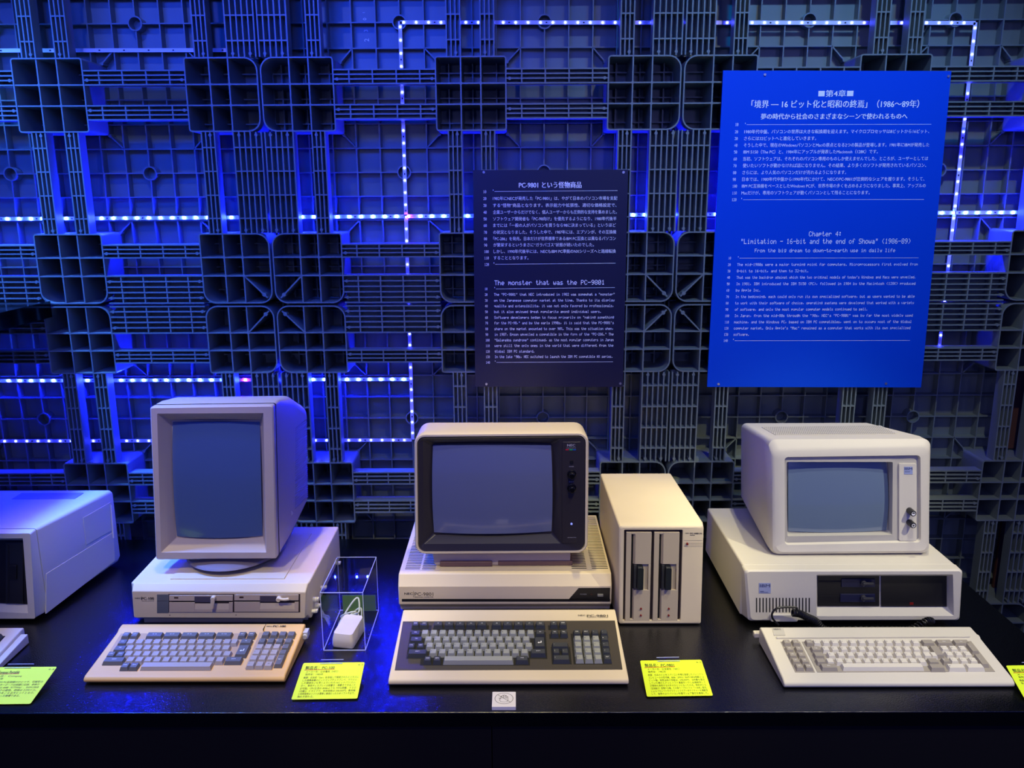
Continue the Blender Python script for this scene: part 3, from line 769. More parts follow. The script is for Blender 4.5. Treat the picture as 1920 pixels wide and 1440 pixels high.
R_ = [(527, 398, 455, 2, 17, 'D', ['F1', 'F2']), (570, 415, 475, 2, 17, 'D', ['F3', 'F4']), (608, 435, 492, 2, 17, 'D', ['F5', 'F6']), (646, 455, 513, 2, 17, 'D', ['F7', 'F8']), (683, 478, 538, 2, 17, 'D', ['F9', 'F10']),
      (527, 542, 542, 1, 17, 'D', ['Esc']), (527, 590, 1225, 12, 17, 'L', list('1234567890-=')), (527, 1305, 1305, 1, 26, 'D', ['']), (527, 1410, 1410, 1, 34, 'D', ['Num']), (527, 1520, 1520, 1, 34, 'D', ['Scr']),
      (570, 585, 585, 1, 22, 'D', ['Tab']), (570, 647, 1287, 12, 17, 'L', list('QWERTYUIOP[]')), (584, 1362, 1362, 1, 20, 'D', [''], 34), (567, 1412, 1527, 3, 17, 'L', list('789')), (560, 1590, 1590, 1, 17, 'D', ['-'], 34),
      (608, 603, 603, 1, 22, 'D', ['']), (608, 683, 1300, 11, 17, 'L', list("ASDFGHJKL;'")), (608, 1343, 1343, 1, 14, 'L', ['`']), (604, 1442, 1560, 3, 17, 'L', list('456')),
      (648, 615, 615, 1, 20, 'D', ['']), (648, 676, 1268, 11, 17, 'L', list('\\ZXCVBNM,./')), (648, 1338, 1338, 1, 22, 'D', ['']), (645, 1420, 1420, 1, 17, 'D', ['*']), (643, 1473, 1595, 3, 17, 'L', list('123')), (640, 1650, 1650, 1, 17, 'D', ['+'], 36),
      (683, 668, 668, 1, 34, 'D', ['Alt']), (680, 1012, 1012, 1, 168, 'L', ['']), (685, 1362, 1362, 1, 30, 'D', ['']), (684, 1487, 1487, 1, 36, 'L', ['0']), (683, 1607, 1607, 1, 36, 'L', ['.'])]
key_rows(t, cv, kt, R_, 8.5, cols, taper=2.4, d_=17, tb=4.5)
g = G(); P_ = plane_quad(g, cv, [(312, 486), (386, 486), (372, 441), (300, 441)], (D + 39.2, 0.08, -600), 0.0, 1.4)
bd = t.part('badge', g, mat('ivory_badge', (196, 192, 180), 0.4), smooth=0)
g = G(); font_text(g, 'IBM', (P_[3][0] + 2, P_[3][1] - 8, P_[3][2] + 1.6), (1, 0, 0), (0, 1, 0.08), 15, 5.5, 0.02); t.part('badge_lettering', g, mat('faded_print', (140, 138, 128), 0.6), bd, smooth=0)
g = G(); a = PZ(1419, 1188, D + 20); g.box(a[0] - 7, a[0] + 14, a[1] - 6, a[1] + 8, D + 12, D + 24); t.part('tilt_knob', g, CREAMW, bevel=2)
g = G(); g.cyl((1672, -612, D + 20), (1684, -612, D + 20), 11, n=20); t.part('tilt_knob', g, CREAMW, bevel=1)

# coiled cable
def helix(pts, r, turns, n=14):
    P = [Vector(p) for p in pts]; out = []; N = int(turns * n)
    for i in range(N + 1):
        s_ = i / N * (len(P) - 1); k = min(int(s_), len(P) - 2); f = s_ - k
        p = P[k].lerp(P[k+1], f); d = (P[min(k+1, len(P)-1)] - P[max(k, 0)]).normalized()
        u = d.cross(Vector((0, 0, 1))).normalized(); w_ = d.cross(u); a = 2*PI*turns*i/N
        out.append(p + u * (r * math.cos(a)) + w_ * (r * math.sin(a)))
    return out
def bez(pts, n=8):
    P = [Vector(p) for p in pts]; out = []
    for k in range(len(P) - 1):
        p0 = P[max(k-1, 0)]; p1 = P[k]; p2 = P[k+1]; p3 = P[min(k+2, len(P)-1)]
        for i in range(n):
            s_ = i / n; out.append(0.5 * ((2*p1) + (p2-p0)*s_ + (2*p0-5*p1+4*p2-p3)*s_*s_ + (3*p1-p0-3*p2+p3)*s_**3))
    out.append(P[-1]); return out
t = T('coiled_cable', 'coiled black cable lying between the right keyboard and its computer', 'cable', (1400, -560, D))
cb = (-545, 0, D)
q = [PP(u, v, cb) for u, v in ((1460, 1172), (1449, 1160), (1448, 1150), (1456, 1141), (1470, 1138.5), (1485, 1138.5), (1494, 1140), (1493, 1147), (1488, 1153))]
g = G(); g.tube(bez([(p[0], p[1], max(p[2], D + 3)) for p in q]), 2.4, 8); t.part('lead', g, CABLEK)
q2 = [PP(u, v, cb) for u, v in ((1486, 1149), (1500, 1151), (1515, 1158), (1530, 1165))] + [Vector((x, -556, D + 12)) for x in (1370, 1440, 1510, 1560)] + [Vector(PP(1735, 1162, cb)) - Vector((0, 4, 2)), Vector(PP(1747, 1165, cb))]
q2 = bez(q2, 6)
g = G(); g.tube(helix([(p[0], p[1], max(p[2], D + 11)) for p in q2], 7.4, 52, 12), 1.7, 6); t.part('coil', g, CABLEK)

# ================================================================ two-drive floppy unit
t = T('disk_drive_unit', 'tall yellowed dual floppy drive box with black latches between the two big computers', 'disk drive', (994, -330, D))
pl = (-510, 0, D)
rs = [[(893, -158, D+3), (1081, -158, D+3), (1081, -158, D+251), (891, -158, D+251)],
      [(899, -495, D+3), (1096, -495, D+3), (1091, -495, D+252), (896, -495, D+252)],
      [(904, -508, D+3), (1095, -508, D+3), (1090, -508, D+247), (898, -508, D+247)]]
fr = [(907, -510, D+6), (1092, -510, D+6), (1087, -510, D+244), (901, -510, D+244)]
op = fq([(1167.5, 1164), (1276, 1164), (1280.5, 993), (1170, 993)], pl); ob = off(inset(op, 0.5), 8)
g = G(); g.loft([rq(r_, 5) for r_ in rs] + [rq(fr, 5), rq(op, 3), rq(ob, 3)], True, True); t.part('case', g, BEIGE, smooth=30)
pd = (-503, 0, D)
g = G(); c = fq([(1168, 1163.5), (1275.5, 1163.5), (1280, 993.5), (1170.5, 993.5)], pd); g.loft([off(c, 4), off(c, 0)]); t.part('drive_bay', g, mat('bay_dark_brown', (40, 30, 34), 0.5), smooth=0)
CR = lambda x, y: (1150 + x / 6.263, 960 + y / 6.263)
for k, (ox, sk) in enumerate(((0, 0), (327, 0))):
    tl = (150 + ox, 226); tr = (445 + ox - (0 if k == 0 else 0), 226); bl_ = (132 + ox - (0 if k == 0 else 5), 1258); br_ = (420 + ox, 1262)
    def L(fx_, fy_):    # local fraction -> pixel
        x = (tl[0] * (1-fx_) + tr[0] * fx_) * (1-fy_) + (bl_[0] * (1-fx_) + br_[0] * fx_) * fy_
        y = (tl[1] * (1-fx_) + tr[1] * fx_) * (1-fy_) + (bl_[1] * (1-fx_) + br_[1] * fx_) * fy_
        return CR(x, y)
    def lb(g, a, b, c_, d_, d0, d1, base=pd):
        q = fq([L(a, d_), L(c_, d_), L(c_, b), L(a, b)], base); g.loft([off(q, d1), off(q, d0)]); return g
    # front face built as pieces around slot and latch recess
    g = G(); lb(g, 0, 0, 0.20, 1, -7, 0); lb(g, 0.36, 0, 1, 0.36, -7, 0); lb(g, 0.90, 0.36, 1, 0.65, -7, 0); lb(g, 0.33, 0.65, 1, 1, -7, 0)
    lb(g, 0.20, 0, 0.36, 0.02, -7, 0); lb(g, 0.2, 0.985, 0.34, 1, -7, 0); lb(g, 0.34, 0.36, 0.90, 0.65, -1.5, 0)
    df = t.part('floppy_drive', g, DRIVEP, bevel=0.7)
    g = G(); lb(g, 0.20, 0.02, 0.29, 0.985, -0.6, 0); t.part('disk_slot', g, SLOT, df, smooth=0)
    g = G(); q0 = fq([L(0.29, 0.36), L(0.36, 0.36), L(0.36, 0.02), L(0.29, 0.02)], pd)
    g.loft([off(q0, 0), [(q0[0][0], q0[0][1] - 2, q0[0][2]), (q0[1][0], q0[1][1] - 7, q0[1][2]), (q0[2][0], q0[2][1] - 7, q0[2][2]), (q0[3][0], q0[3][1] - 2, q0[3][2])]])
    q0 = fq([L(0.29, 0.985), L(0.34, 0.985), L(0.34, 0.65), L(0.29, 0.65)], pd)
    g.loft([off(q0, 0), [(q0[0][0], q0[0][1] - 2, q0[0][2]), (q0[1][0], q0[1][1] - 7, q0[1][2]), (q0[2][0], q0[2][1] - 7, q0[2][2]), (q0[3][0], q0[3][1] - 2, q0[3][2])]])
    t.part('slot_lip', g, DRIVEP, df, smooth=0)
    g = G(); q = fq([L(0.43, 0.63), L(0.70, 0.63), L(0.70, 0.37), L(0.43, 0.37)], pd); g.loft([off(rq(q, (2, 2, 5, 2), 4), 0), off(rq(inset(q, 1), (2, 2, 5, 2), 4), -19)])
    g2 = t.part('latch_lever', g, mat('latch_blue_black', (24, 28, 36), 0.4), df, bevel=0.8)
    g = G(); q = fq([L(0.31, 0.63), L(0.43, 0.63), L(0.43, 0.365), L(0.31, 0.365)], pd); g.loft([off(q, 0), off(inset(q, 0.5), -11)]); t.part('latch_block', g, DKGREY, df)
    for fy_ in (0.86, 0.935):
        a = PP(*L(0.64, fy_), pd); g = G(); g.cyl((a[0], a[1] - 6.5, a[2]), (a[0], a[1] - 9.8, a[2]), 2.3, 2.0, 12); t.part('lamp', g, REDL, df)
g = G(); badge_text(g, 'PC-9881N', 1294, 1316, 1001.5, 3.2, pl, 0.5, 0.03); badge_text(g, 'NEC', 1284.5, 1292, 1000.5, 2.0, pl, 0.5, 0.03); fb(g, 1293.5, 1003, 1303, 1003.8, pl, -0.4, 0); t.part('lettering', g, INK, smooth=0)
g = G(); a = PP(1288.5, 1019, pl); g.cyl((a[0], a[1] + 1, a[2]), (a[0], a[1] - 4, a[2]), 2.7, 2.2, 14); t.part('lamp', g, REDL)
g = G()
for vv in (1013.2, 1018.5, 1021.5, 1024.5): fb(g, 1282, vv, 1317, vv + .45, pl, -0.25, 0.3)
t.part('groove_line', g, mat('groove_shade', (120, 110, 110), 0.6), smooth=0)
g = G()
for x in (905, 1078):
    for y in (-490, -180): g.cyl((x + 5, y, D), (x + 5, y, D + 4), 8, n=12)
t.part('rubber_feet', g, RUBBER)

# ================================================================ centre computer (case, monitor, keyboard)
t = T('system_unit', 'cream desktop computer case with vented top, under the cream and black monitor', 'computer', (640, -290, D), 'vintage computer cases')
pl = (-476, 0, D)
zt = D + 108
zf = PY(950, 1099, -476)[1]; zb_ = PY(950, 1133, -476)[1]
xl_, xr_ = 385, 889
g = G(); g.prism([(-96, D+10), (-452, D+10), (-452, D+18), (-470, zb_ - 4), (-476, zb_), (-476, zf - 1), (-474, zf + 2), (-460, zt), (-96, zt)], 'x', xl_, xr_)
t.part('cover', g, BEIGE, bevel=2.5)
g = G(); fb(g, 753.5, 1123, 1144, 1127.8, pl, -0.6, 1)
q = fq([(1066, 1124), (1143.5, 1123.5), (1144, 1102), (1085, 1102.5)], pl); g.loft([off(q, 1), off(q, -0.6)])
st = t.part('front_strip', g, BLACKP, smooth=0)
g = G(); fb(g, 1120, 1113, 1131, 1117.5, pl, -3.5, -0.4); t.part('power_switch', g, mat('switch_grey', (120, 120, 118), 0.4), st, bevel=0.4)
g = G(); a = PP(1109, 1114, pl); g.cyl((a[0], a[1], a[2]), (a[0], a[1] - 2, a[2]), 2, n=12); t.part('lamp', g, mat('dark_red_window', (50, 14, 18), 0.3), st)
g = G(); badge_text(g, 'POWER', 1088, 1100, 1115, 2.6, pl, 0.9, 0.0); t.part('lettering', g, mat('grey_print', (150, 150, 160), 0.6), st, smooth=0)
g = G(); badge_text(g, 'NEC', 758.5, 774, 1115, 4.6, pl, 0.4, 0.04); badge_text(g, 'PC-9801', 777.5, 812.5, 1117, 7.2, pl, 0.4, 0.0); badge_text(g, 'PERSONAL COMPUTER', 777.5, 812.5, 1120.2, 2.0, pl, 0.4, 0.02)
fb(g, 775, 1108.5, 775.6, 1120, pl, -0.4, 0); t.part('lettering', g, INK, smooth=0)
g = G()
for (xa, xb, xc, xd) in ((397, 433, 438, 470), (797, 833, 845, 884)):
    for i in range(36):
        y = -436 + i * 9.2
        for a, b in ((xa, xb), (xc, xd)): g.box(a, b, y, y + 3.1, zt - 1, zt + 0.35)
t.part('vent_slots', g, SLOT, smooth=0)['kind'] = 'stuff'
g = G()
for x in (420, 860):
    for y in (-430, -120): g.cyl((x, y, D), (x, y, D + 11), 12, n=14)
t.part('rubber_feet', g, RUBBER)

t = T('crt_monitor', 'cream monitor with black front and two black knobs, centre of the table', 'monitor', (630, -280, D + 108), 'vintage monitors')
mp = (-445, 0.03, D + 150)
oc = fq([(779, 1039), (1101.5, 1037), (1103.5, 811.5), (776.5, 814.5)], mp)
zt1 = max(oc[2][2], oc[3][2])
bk = [(500, -110, D+180), (760, -110, D+180), (740, -110, D+360), (520, -110, D+360)]
b2 = [(oc[0][0]+4, -340, D+152), (oc[1][0]-4, -340, D+152), (oc[2][0]-2, -352, zt1 + 2), (oc[3][0]+2, -352, zt1 + 2)]
b3 = off(inset(oc, -1), 22); b4 = off(inset(oc, -1), 4); b5 = inset(oc, 1.5)
op = inset(oc, 6); w0 = off(inset(op, 1), 5)
g = G(); g.loft([rq(bk, 30), rq(b2, 26), rq(b3, 26), rq(b4, 26), rq(b5, 24), rq(op, 18), rq(w0, 17)], True, False); t.part('housing', g, BEIGE, smooth=40)
kf = (mp[0] + 2, mp[1], mp[2])
o0 = inset(op, 1.2); o1 = fq([(794, 1020), (1052, 1019), (1049, 823), (793, 825)], kf)
o2 = fq([(812, 1003), (1036, 1001), (1036, 831), (810, 831)], (kf[0] + 20, kf[1], kf[2]))
g = G(); g.loft([off(rq(inset(o0, -1), 17), 6), off(rq(o0, 17), 3), rq(inset(o0, 2, -1), 16), rq(o1, 3), rq(o2, 8)], False, True); fz = t.part('front_bezel', g, BLACKM, smooth=25)
sc = fq([(814, 998), (1034, 996), (1033, 835), (812, 835)], (kf[0] + 19, kf[1], kf[2]))
t.part('screen_glass', glass(sc, 15, 0.02), NAVYCRT, smooth=60)
g = G(); fb(g, 1054, 828, 1090, 1018, kf, -2.5, 3, 3); cp = t.part('control_panel', g, BLACKM, bevel=0.8)
kq = (kf[0] - 2.5, kf[1], kf[2])
for vv in (889, 915):
    a = PP(1072, vv, kq); g = G(); g.cyl((a[0], a[1] + 1, a[2]), (a[0], a[1] - 4, a[2]), 11, 10.5, 22); g.cyl((a[0], a[1] - 4, a[2]), (a[0], a[1] - 17, a[2]), 8.2, 6.8, 22)
    t.part('control_knob', g, mat('gloss_black_knob', (14, 14, 18), 0.12), cp, bevel=0.8)
g = G(); badge_text(g, 'NEC', 1063.5, 1078.5, 837, 4.8, kq, 0.5, 0.03); badge_text(g, 'COLOR DISPLAY', 1062, 1080, 840.6, 1.7, kq, 0.5); badge_text(g, 'POWER', 1067, 1076, 875.5, 1.8, kq, .5); badge_text(g, 'BRIGHT', 1067, 1076, 904, 1.8, kq, .5); badge_text(g, 'HIGH RESOLUTION', 1064, 1080, 1008.5, 1.7, kq, .5)
t.part('lettering', g, mat('pale_print', (170, 170, 190), 0.5), cp, smooth=0)
for i, (u, mm) in enumerate(((1060.5, (200, 30, 60)), (1067.5, (30, 170, 110)), (1074, (30, 90, 190)))):
    g = G(); fb(g, u, 842.3, u + 6, 844, kq, -0.6, 0); t.part('colour_bar', g, mat('bar_%d' % i, mm, 0.4), cp, smooth=0)
g = G(); a = PP(1072, 866, kq); g.cyl((a[0], a[1], a[2]), (a[0], a[1] - 2.5, a[2]), 4.5, 4.0, 16); t.part('power_button', g, BLACKP, cp)
g = G(); a = PP(1071.5, 982, kq); g.cyl((a[0], a[1], a[2]), (a[0], a[1] - 1.6, a[2]), 2.4, n=12); t.part('power_lamp', g, led_mat('lamp_blue', (0.02, 0.10, 1.0), 1.0), cp)
g = G(); q0 = [(p[0], p[1], max(p[2], D + 110)) for p in fq([(815, 1060.5), (1068, 1058.5), (1070, 1036), (811, 1037)], (-418, 0, D))]; g.loft([rq([(p[0], -200, p[2]) for p in q0], 6), rq(q0, 6)]); t.part('neck', g, BEIGE3, smooth=30)
g = G(); g.box(480, 606, -425, -200, D + 108.6, D + 121); g.box(620, 800, -420, -200, D + 108.6, D + 121); t.part('base_foot', g, mat('brown_foot', (110, 84, 84), 0.6), bevel=2)

t = T('keyboard', 'cream keyboard with dark brown panel and charcoal keys, in front of the centre computer', 'keyboard', (650, -640, D), 'vintage keyboards')
cv = lambda x, y: (700 + x / 3.692, 1050 + y / 3.692)
prof = [(-512, D+2), (-752, D+2), (-760, D+8), (-758, D+15), (-752, D+18), (-540, D+42), (-516, D+44), (-512, D+40)]
g = wedge(401, 893, prof); t.part('case', g, BEIGE, bevel=3, seg=3)
kp = (D + 18.2, 24 / 212, -752)
g = G(); plane_quad(g, cv, [(148, 764), (1725, 759), (1672, 421), (205, 427)], kp, -1, 1.0); pn = t.part('key_panel', g, BROWNK, bevel=0.5)
kw = (kp[0] + 1.2, kp[1], kp[2])
def wells(lst, m=SLOT):
    for p in lst:
        g = G(); x0, x1, y0, y1 = p; sk = lambda x, y: (x + (x - 940) * (y - 600) * 0.00023, y)
        plane_quad(g, cv, [sk(x0, y1), sk(x1, y1), sk(x1, y0), sk(x0, y0)], kw, -0.6, 0.0); t.part('key_well', g, m, pn, smooth=0)
wells([(252, 386, 452, 487), (405, 795, 452, 487), (812, 1197, 452, 487), (1218, 1345, 452, 485), (240, 1200, 497, 684), (340, 1080, 684, 730), (1222, 1346, 512, 546), (1228, 1362, 602, 722), (1375, 1632, 510, 722)])
kt = (kp[0] + 10, kp[1], kp[2])
cols = {'L': KEYL, 'D': KEYD}
R_ = [(441, 292, 352, 2, 18, 'D', ['STOP', 'COPY']), (441, 449, 752, 5, 22.5, 'D', ['f1', 'f2', 'f3', 'f4', 'f5']), (441, 855, 1156, 5, 22.5, 'D', ['f6', 'f7', 'f8', 'f9', 'f10']), (438, 1250, 1313, 2, 18, 'D', ['UP', 'DOWN']),
      (503, 293, 293, 1, 23, 'D', ['ESC']), (500, 358, 1088, 13, 18, 'L', list('1234567890-^\\')), (500, 1156, 1156, 1, 22, 'D', ['BS']), (500, 1256, 1320, 2, 18, 'D', ['INS', 'DEL']), (498, 1410, 1598, 4, 18, 'D', ['CLR', 'HELP', '-', '/']),
      (547, 297, 297, 1, 29, 'D', ['TAB']), (545, 381, 1058, 12, 18, 'L', list('QWERTYUIOP@[')), (541, 1415, 1540, 3, 18, 'L', list('789')), (541, 1602, 1602, 1, 18, 'D', ['*']),
      (592, 264, 326, 2, 17, 'D', ['CTRL', 'CAPS']), (589, 391, 1076, 12, 18, 'L', list('ASDFGHJKL;:]')), (584, 1418, 1545, 3, 18, 'L', list('456')), (584, 1608, 1608, 1, 18, 'D', ['+']),
      (636, 305, 305, 1, 42, 'D', ['SHIFT']), (633, 414, 1047, 11, 18, 'L', list('ZXCVBNM,./_')), (633, 1142, 1142, 1, 34, 'D', ['SHIFT']), (628, 1422, 1551, 3, 18, 'L', list('123')), (628, 1614, 1614, 1, 18, 'D', ['=']),
      (683, 376, 441, 2, 18, 'D', ['KANA', 'GRPH']), (683, 727, 727, 1, 148, 'L', ['']), (681, 1030, 1030, 1, 28, 'D', ['XFER']), (674, 1429, 1557, 3, 18, 'L', ['0', ',', '.']), (674, 1621, 1621, 1, 18, 'D', ['RET']),
      (587, 1294, 1294, 1, 37, 'D', ['^']), (631, 1267, 1327, 2, 17, 'D', ['<', '>']), (677, 1302, 1302, 1, 37, 'D', ['v'])]
key_rows(t, cv, kt, R_, 9.5, cols, taper=3.0)
def return_key(t, cv, pl, cx, cy, m, w=25, d=36, h=9.5, ink=INKW, sc=1.0):
    p = PK(*cv(cx, cy), pl); key(t, p[0], p[1], p[2], w, d, h, m, pl[1], taper=3)
    g = G(); s = pl[1]; z = lambda x, y: (p[0] + x*sc, p[1] + y*sc, p[2] + .4 + s*y*sc)
    g.add([z(2, 4), z(4, 4), z(4, -3), z(2, -3)], [(0, 1, 2, 3)]); g.add([z(-2, -1), z(4, -1), z(4, -3), z(-2, -3)], [(0, 1, 2, 3)]); g.add([z(-5, -2), z(-1.5, 1), z(-1.5, -5)], [(0, 1, 2)])
    t.part('key_legend', g, ink, smooth=0)
return_key(t, cv, kt, 1152, 568, KEYD)
g = G(); a = PK(*cv(1418, 391), kp); L_ = PK(*cv(1474, 391), kp); R2 = PK(*cv(1480, 397), kp); R3 = PK(*cv(1625, 397), kp)
font_text(g, 'NEC', (a[0], a[1], a[2] + 1.8), (1, 0, 0), (0, 1, .11), (L_[0] - a[0]) * .9, 4.4, 0.03); font_text(g, 'PC-9801', (R2[0], R2[1], R2[2] + 1.8), (1, 0, 0), (0, 1, .11), R3[0] - R2[0], 8, 0.02)
font_text(g, 'PERSONAL COMPUTER', (R2[0], R2[1] - 3.6, R2[2] + 1.5), (1, 0, 0), (0, 1, .11), R3[0] - R2[0], 2, 0.02)
t.part('lettering', g, INK, smooth=0)
# ================================================================ left computer (case, portrait monitor, keyboard)
t = T('system_unit', 'cream desktop computer case with two side-by-side floppy drives under the portrait monitor', 'computer', (-28, -330, D), 'vintage computer cases')
pl = (-512, 0, D)
bl_ = PY(251, 1158, -512); br_ = PY(571.5, 1159.5, -512); tr_ = PY(573, 1110, -512); tl_ = PY(247, 1108, -512)
zt = D + 105
g = G()
q = lambda y, x0, x1, z0, z1: [(x0, y, z0), (x1, y, z0), (x1, y, z1), (x0, y, z1)]
c0 = q(-160, -246, 180, D + 10, zt - 3); c1 = q(-490, -237, 181, D + 10, zt - 2)
cm = [(bl_[0] + 2, -500, bl_[1]), (br_[0] + 4, -500, br_[1]), (tr_[0] + 3, -497, zt - 2), (tl_[0] - 2, -497, zt - 2)]
cf = [(bl_[0], -512, bl_[1]), (br_[0], -512, br_[1]), (tr_[0], -512, tr_[1] - 1), (tl_[0], -512, tl_[1] - 1)]
g.loft([rq(c0, 4), rq(c1, 4), rq([(p[0], -498, p[2]) for p in cm], 4), rq(cf, 3)]); t.part('cover', g, BEIGE, bevel=1.2, smooth=25)
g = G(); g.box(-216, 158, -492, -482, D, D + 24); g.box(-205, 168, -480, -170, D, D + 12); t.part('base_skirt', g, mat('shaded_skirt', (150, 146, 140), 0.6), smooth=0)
CV = lambda x, y: (220 + x / 7.385, 1000 + y / 7.385)
CW = lambda x, y: (420 + x / 9.6, 1080 + y / 9.6)
g = G(); a = CV(550, 845); b = CV(712, 1103); fb(g, a[0], a[1], b[0], b[1], pl, -0.8, 1); rb = t.part('reset_panel', g, mat('slate_panel', (96, 102, 112), 0.5), bevel=0.4)
g = G(); a = CV(555, 932); b = CV(705, 936); fb(g, a[0], a[1], b[0], b[1], pl, -1.0, 0); t.part('groove', g, DKGREY, rb, smooth=0)
g = G(); a = PP(*CV(708, 1102), pl); fb(g, *CV(706, 840), *CW(1372, 652), pl, -0.3, 1); t.part('drive_surround', g, mat('drive_gap_brown', (46, 34, 34), 0.6), smooth=0)
for k in (0, 1):
    if k == 0: X = lambda f: CV(722 + f * 880, 0)[0]; Yv = lambda f: 1000 + (852 + f * 234) / 7.385
    else: X = lambda f: CW(190 + f * 1155, 0)[0]; Yv = lambda f: 1080 + (330 + f * 308) / 9.6
    g = G(); lb = lambda g, a, b, c_, d_, d0, d1: fb(g, X(a), Yv(b), X(c_), Yv(d_), pl, d0, d1)
    lb(g, 0, 0, 1, 0.33, -2.2, 0); lb(g, 0, 0.42, 0.40, 1, -2.2, 0); lb(g, 0.40, 0.83, 0.94, 1, -2.2, 0); lb(g, 0.94, 0.42, 1, 1, -2.2, 0)
    df = t.part('floppy_drive', g, mat('drive_pinkish', (196, 180, 162), 0.5), bevel=0.4)
    g = G(); lb(g, 0.03, 0.33, 0.98, 0.42, -0.6, 0); t.part('disk_slot', g, SLOT, df, smooth=0)
    g = G(); q0 = fq([(X(.40), Yv(.83)), (X(.94), Yv(.83)), (X(.94), Yv(.45)), (X(.40), Yv(.45))], pl)
    g.loft([off(q0, 0.2), [(q0[0][0], q0[0][1] - 2.2, q0[0][2]), (q0[1][0], q0[1][1] - 2.2, q0[1][2]), (q0[2][0], q0[2][1] + 0, q0[2][2]), (q0[3][0], q0[3][1] + 0, q0[3][2])]]); t.part('finger_recess', g, mat('drive_recess', (206, 192, 170), 0.5), df, smooth=0)
    g = G(); lb(g, 0.40, 0.07, 0.66, 0.40, -2.6, 0); t.part('latch_window', g, mat('window_shade', (70, 64, 84), 0.5), df, smooth=0)
    g = G(); lb(g, 0.08, 0.10, 0.145, 0.19, -2.6, 0); t.part('lamp_window', g, mat('dark_red_window', (50, 14, 18), 0.3), df, smooth=0)
    g = G()
    if k == 0:
        a = PP(X(0.705), Yv(0.12), pl); b = PP(X(0.69), Yv(0.62), pl)
        g.cyl((a[0], a[1] - 12, a[2]), (a[0], a[1] - 1, a[2]), 5.2, n=14); g.loft([[(a[0]-4.5, a[1]-12, a[2]), (a[0]+5, a[1]-12, a[2]), (a[0]+5, a[1]-7, a[2]), (a[0]-4.5, a[1]-7, a[2])], [(b[0]-3.8, b[1]-11, b[2]-4), (b[0]+3.8, b[1]-11, b[2]-4), (b[0]+3.8, b[1]-6, b[2]-4), (b[0]-3.8, b[1]-6, b[2]-4)]])
    else:
        a = PP(X(0.70), Yv(0.12), pl); g.cyl((a[0], a[1] - 13, a[2] - 3), (a[0], a[1] - 1, a[2] - 3), 5.4, n=14)
        g.tube([(a[0] - 1, a[1] - 10, a[2] + 1), (a[0] + 8, a[1] - 11, a[2] - 2), (a[0] + 16, a[1] - 11, a[2] - 2.5), (a[0] + 25, a[1] - 10, a[2] - 1.5)], 3.6, 8)
    t.part('latch_lever', g, BEIGE, df, bevel=1.2, smooth=40)
g = G(); badge_text(g, 'NEC', 253.5, 264.5, 1123, 3.0, pl, 0.4, 0.04); badge_text(g, 'PC-100', 266, 289, 1124.5, 5.6, pl, 0.4, 0.05); badge_text(g, 'PERSONAL COMPUTER', 266, 289, 1127.3, 1.4, pl, .4, .02); fb(g, 265, 1118, 265.4, 1125, pl, -.4, 0)
for u, v in ((318.5, 1153.5), (442.5, 1153)): a = PP(u, v, pl); g.cyl((a[0], a[1] - .5, a[2]), (a[0], a[1], a[2]), 1.1, n=8)
t.part('lettering', g, INK, smooth=0)
g = G(); g.box(-150, 118, -478, -210, zt - 3, zt + 0.2); t.part('shaded_top_recess', g, mat('shaded_cream', (214, 200, 174), 0.5), smooth=0)  # cream toned darker for the monitor's shadow on the case top
for (u, v, s) in ((588, 1124, 6), (592, 1136, 7), (586, 1146, 5), (603, 1102, 5), (630, 1056, 5)):
    d_ = ray(u, v); tt = (182 - CAM[0]) / d_[0]; p = CAM + tt * d_
    g = G(); g.cyl((179, p[1], max(p[2], D + 8)), (190, p[1], max(p[2], D + 8)), s, n=12); g.box(184, 194, p[1] - 3, p[1] + 8, max(p[2], D + 8) - 3, max(p[2], D + 8) + 3); t.part('side_connector', g, mat('connector_ivory', (206, 204, 196), 0.4), bevel=1)

t = T('crt_monitor', 'tall portrait monitor with deep frame and slatted right side, on the left computer', 'monitor', (-48, -300, D + 105), 'vintage monitors')
mp = (-445, 0.085, D + 145)
oc = fq([(292, 1050), (519, 1048), (512, 760), (280.5, 763)], mp)
dx = lambda k: 0
bk = [(-150, -130, D + 190), (96, -130, D + 150), (112, -130, D + 440), (-140, -130, D + 440)]
bk = [(-160, -150, D + 200), tuple(PY(576, 940, -150))[:1] + (-150, PY(576, 940, -150)[1]), (PY(575, 757, -150)[0], -150, PY(575, 757, -150)[1]), (-150, -150, PY(575, 757, -150)[1])]
b1 = [(-178, -260, D + 150), (PY(548, 1000, -260)[0], -260, PY(548, 1000, -260)[1]), (PY(551, 742, -260)[0], -260, PY(551, 742, -260)[1]), (PY(316, 745, -260)[0], -260, PY(316, 745, -260)[1])]
b2 = off(oc, 50); b2[2] = (b2[2][0] + 3, b2[2][1], b2[2][2] + 2); b2[3] = (b2[3][0] + 2, b2[3][1], b2[3][2] + 2)
b3 = off(inset(oc, 0), 24)
op = fq([(302, 1036), (499.5, 1036), (494, 774.5), (294.5, 775.5)], mp)
o2 = fq([(331, 1008.5), (494, 1007), (489, 788), (322, 788)], (mp[0] + 42, mp[1], mp[2]))
g = G(); g.loft([rq(bk, (6, 6, 34, 30)), rq(b1, (8, 8, 26, 24)), rq(b2, 9), rq(b3, 6)], True, False); t.part('rear_housing', g, BEIGE3, smooth=25)
g = G(); g.loft([rq(off(inset(oc, 2), 26), 5), rq(off(inset(oc, 2), 16), 5)], False, False); t.part('seam_groove', g, mat('seam_shade', (90, 82, 84), 0.6), smooth=0)
g = G(); g.loft([rq(off(oc, 18), 6), rq(off(oc, 3), 6), rq(inset(oc, 3), 5), rq(op, 1.5), rq(o2, 3)], False, True); t.part('front_frame', g, BEIGE3, smooth=25)
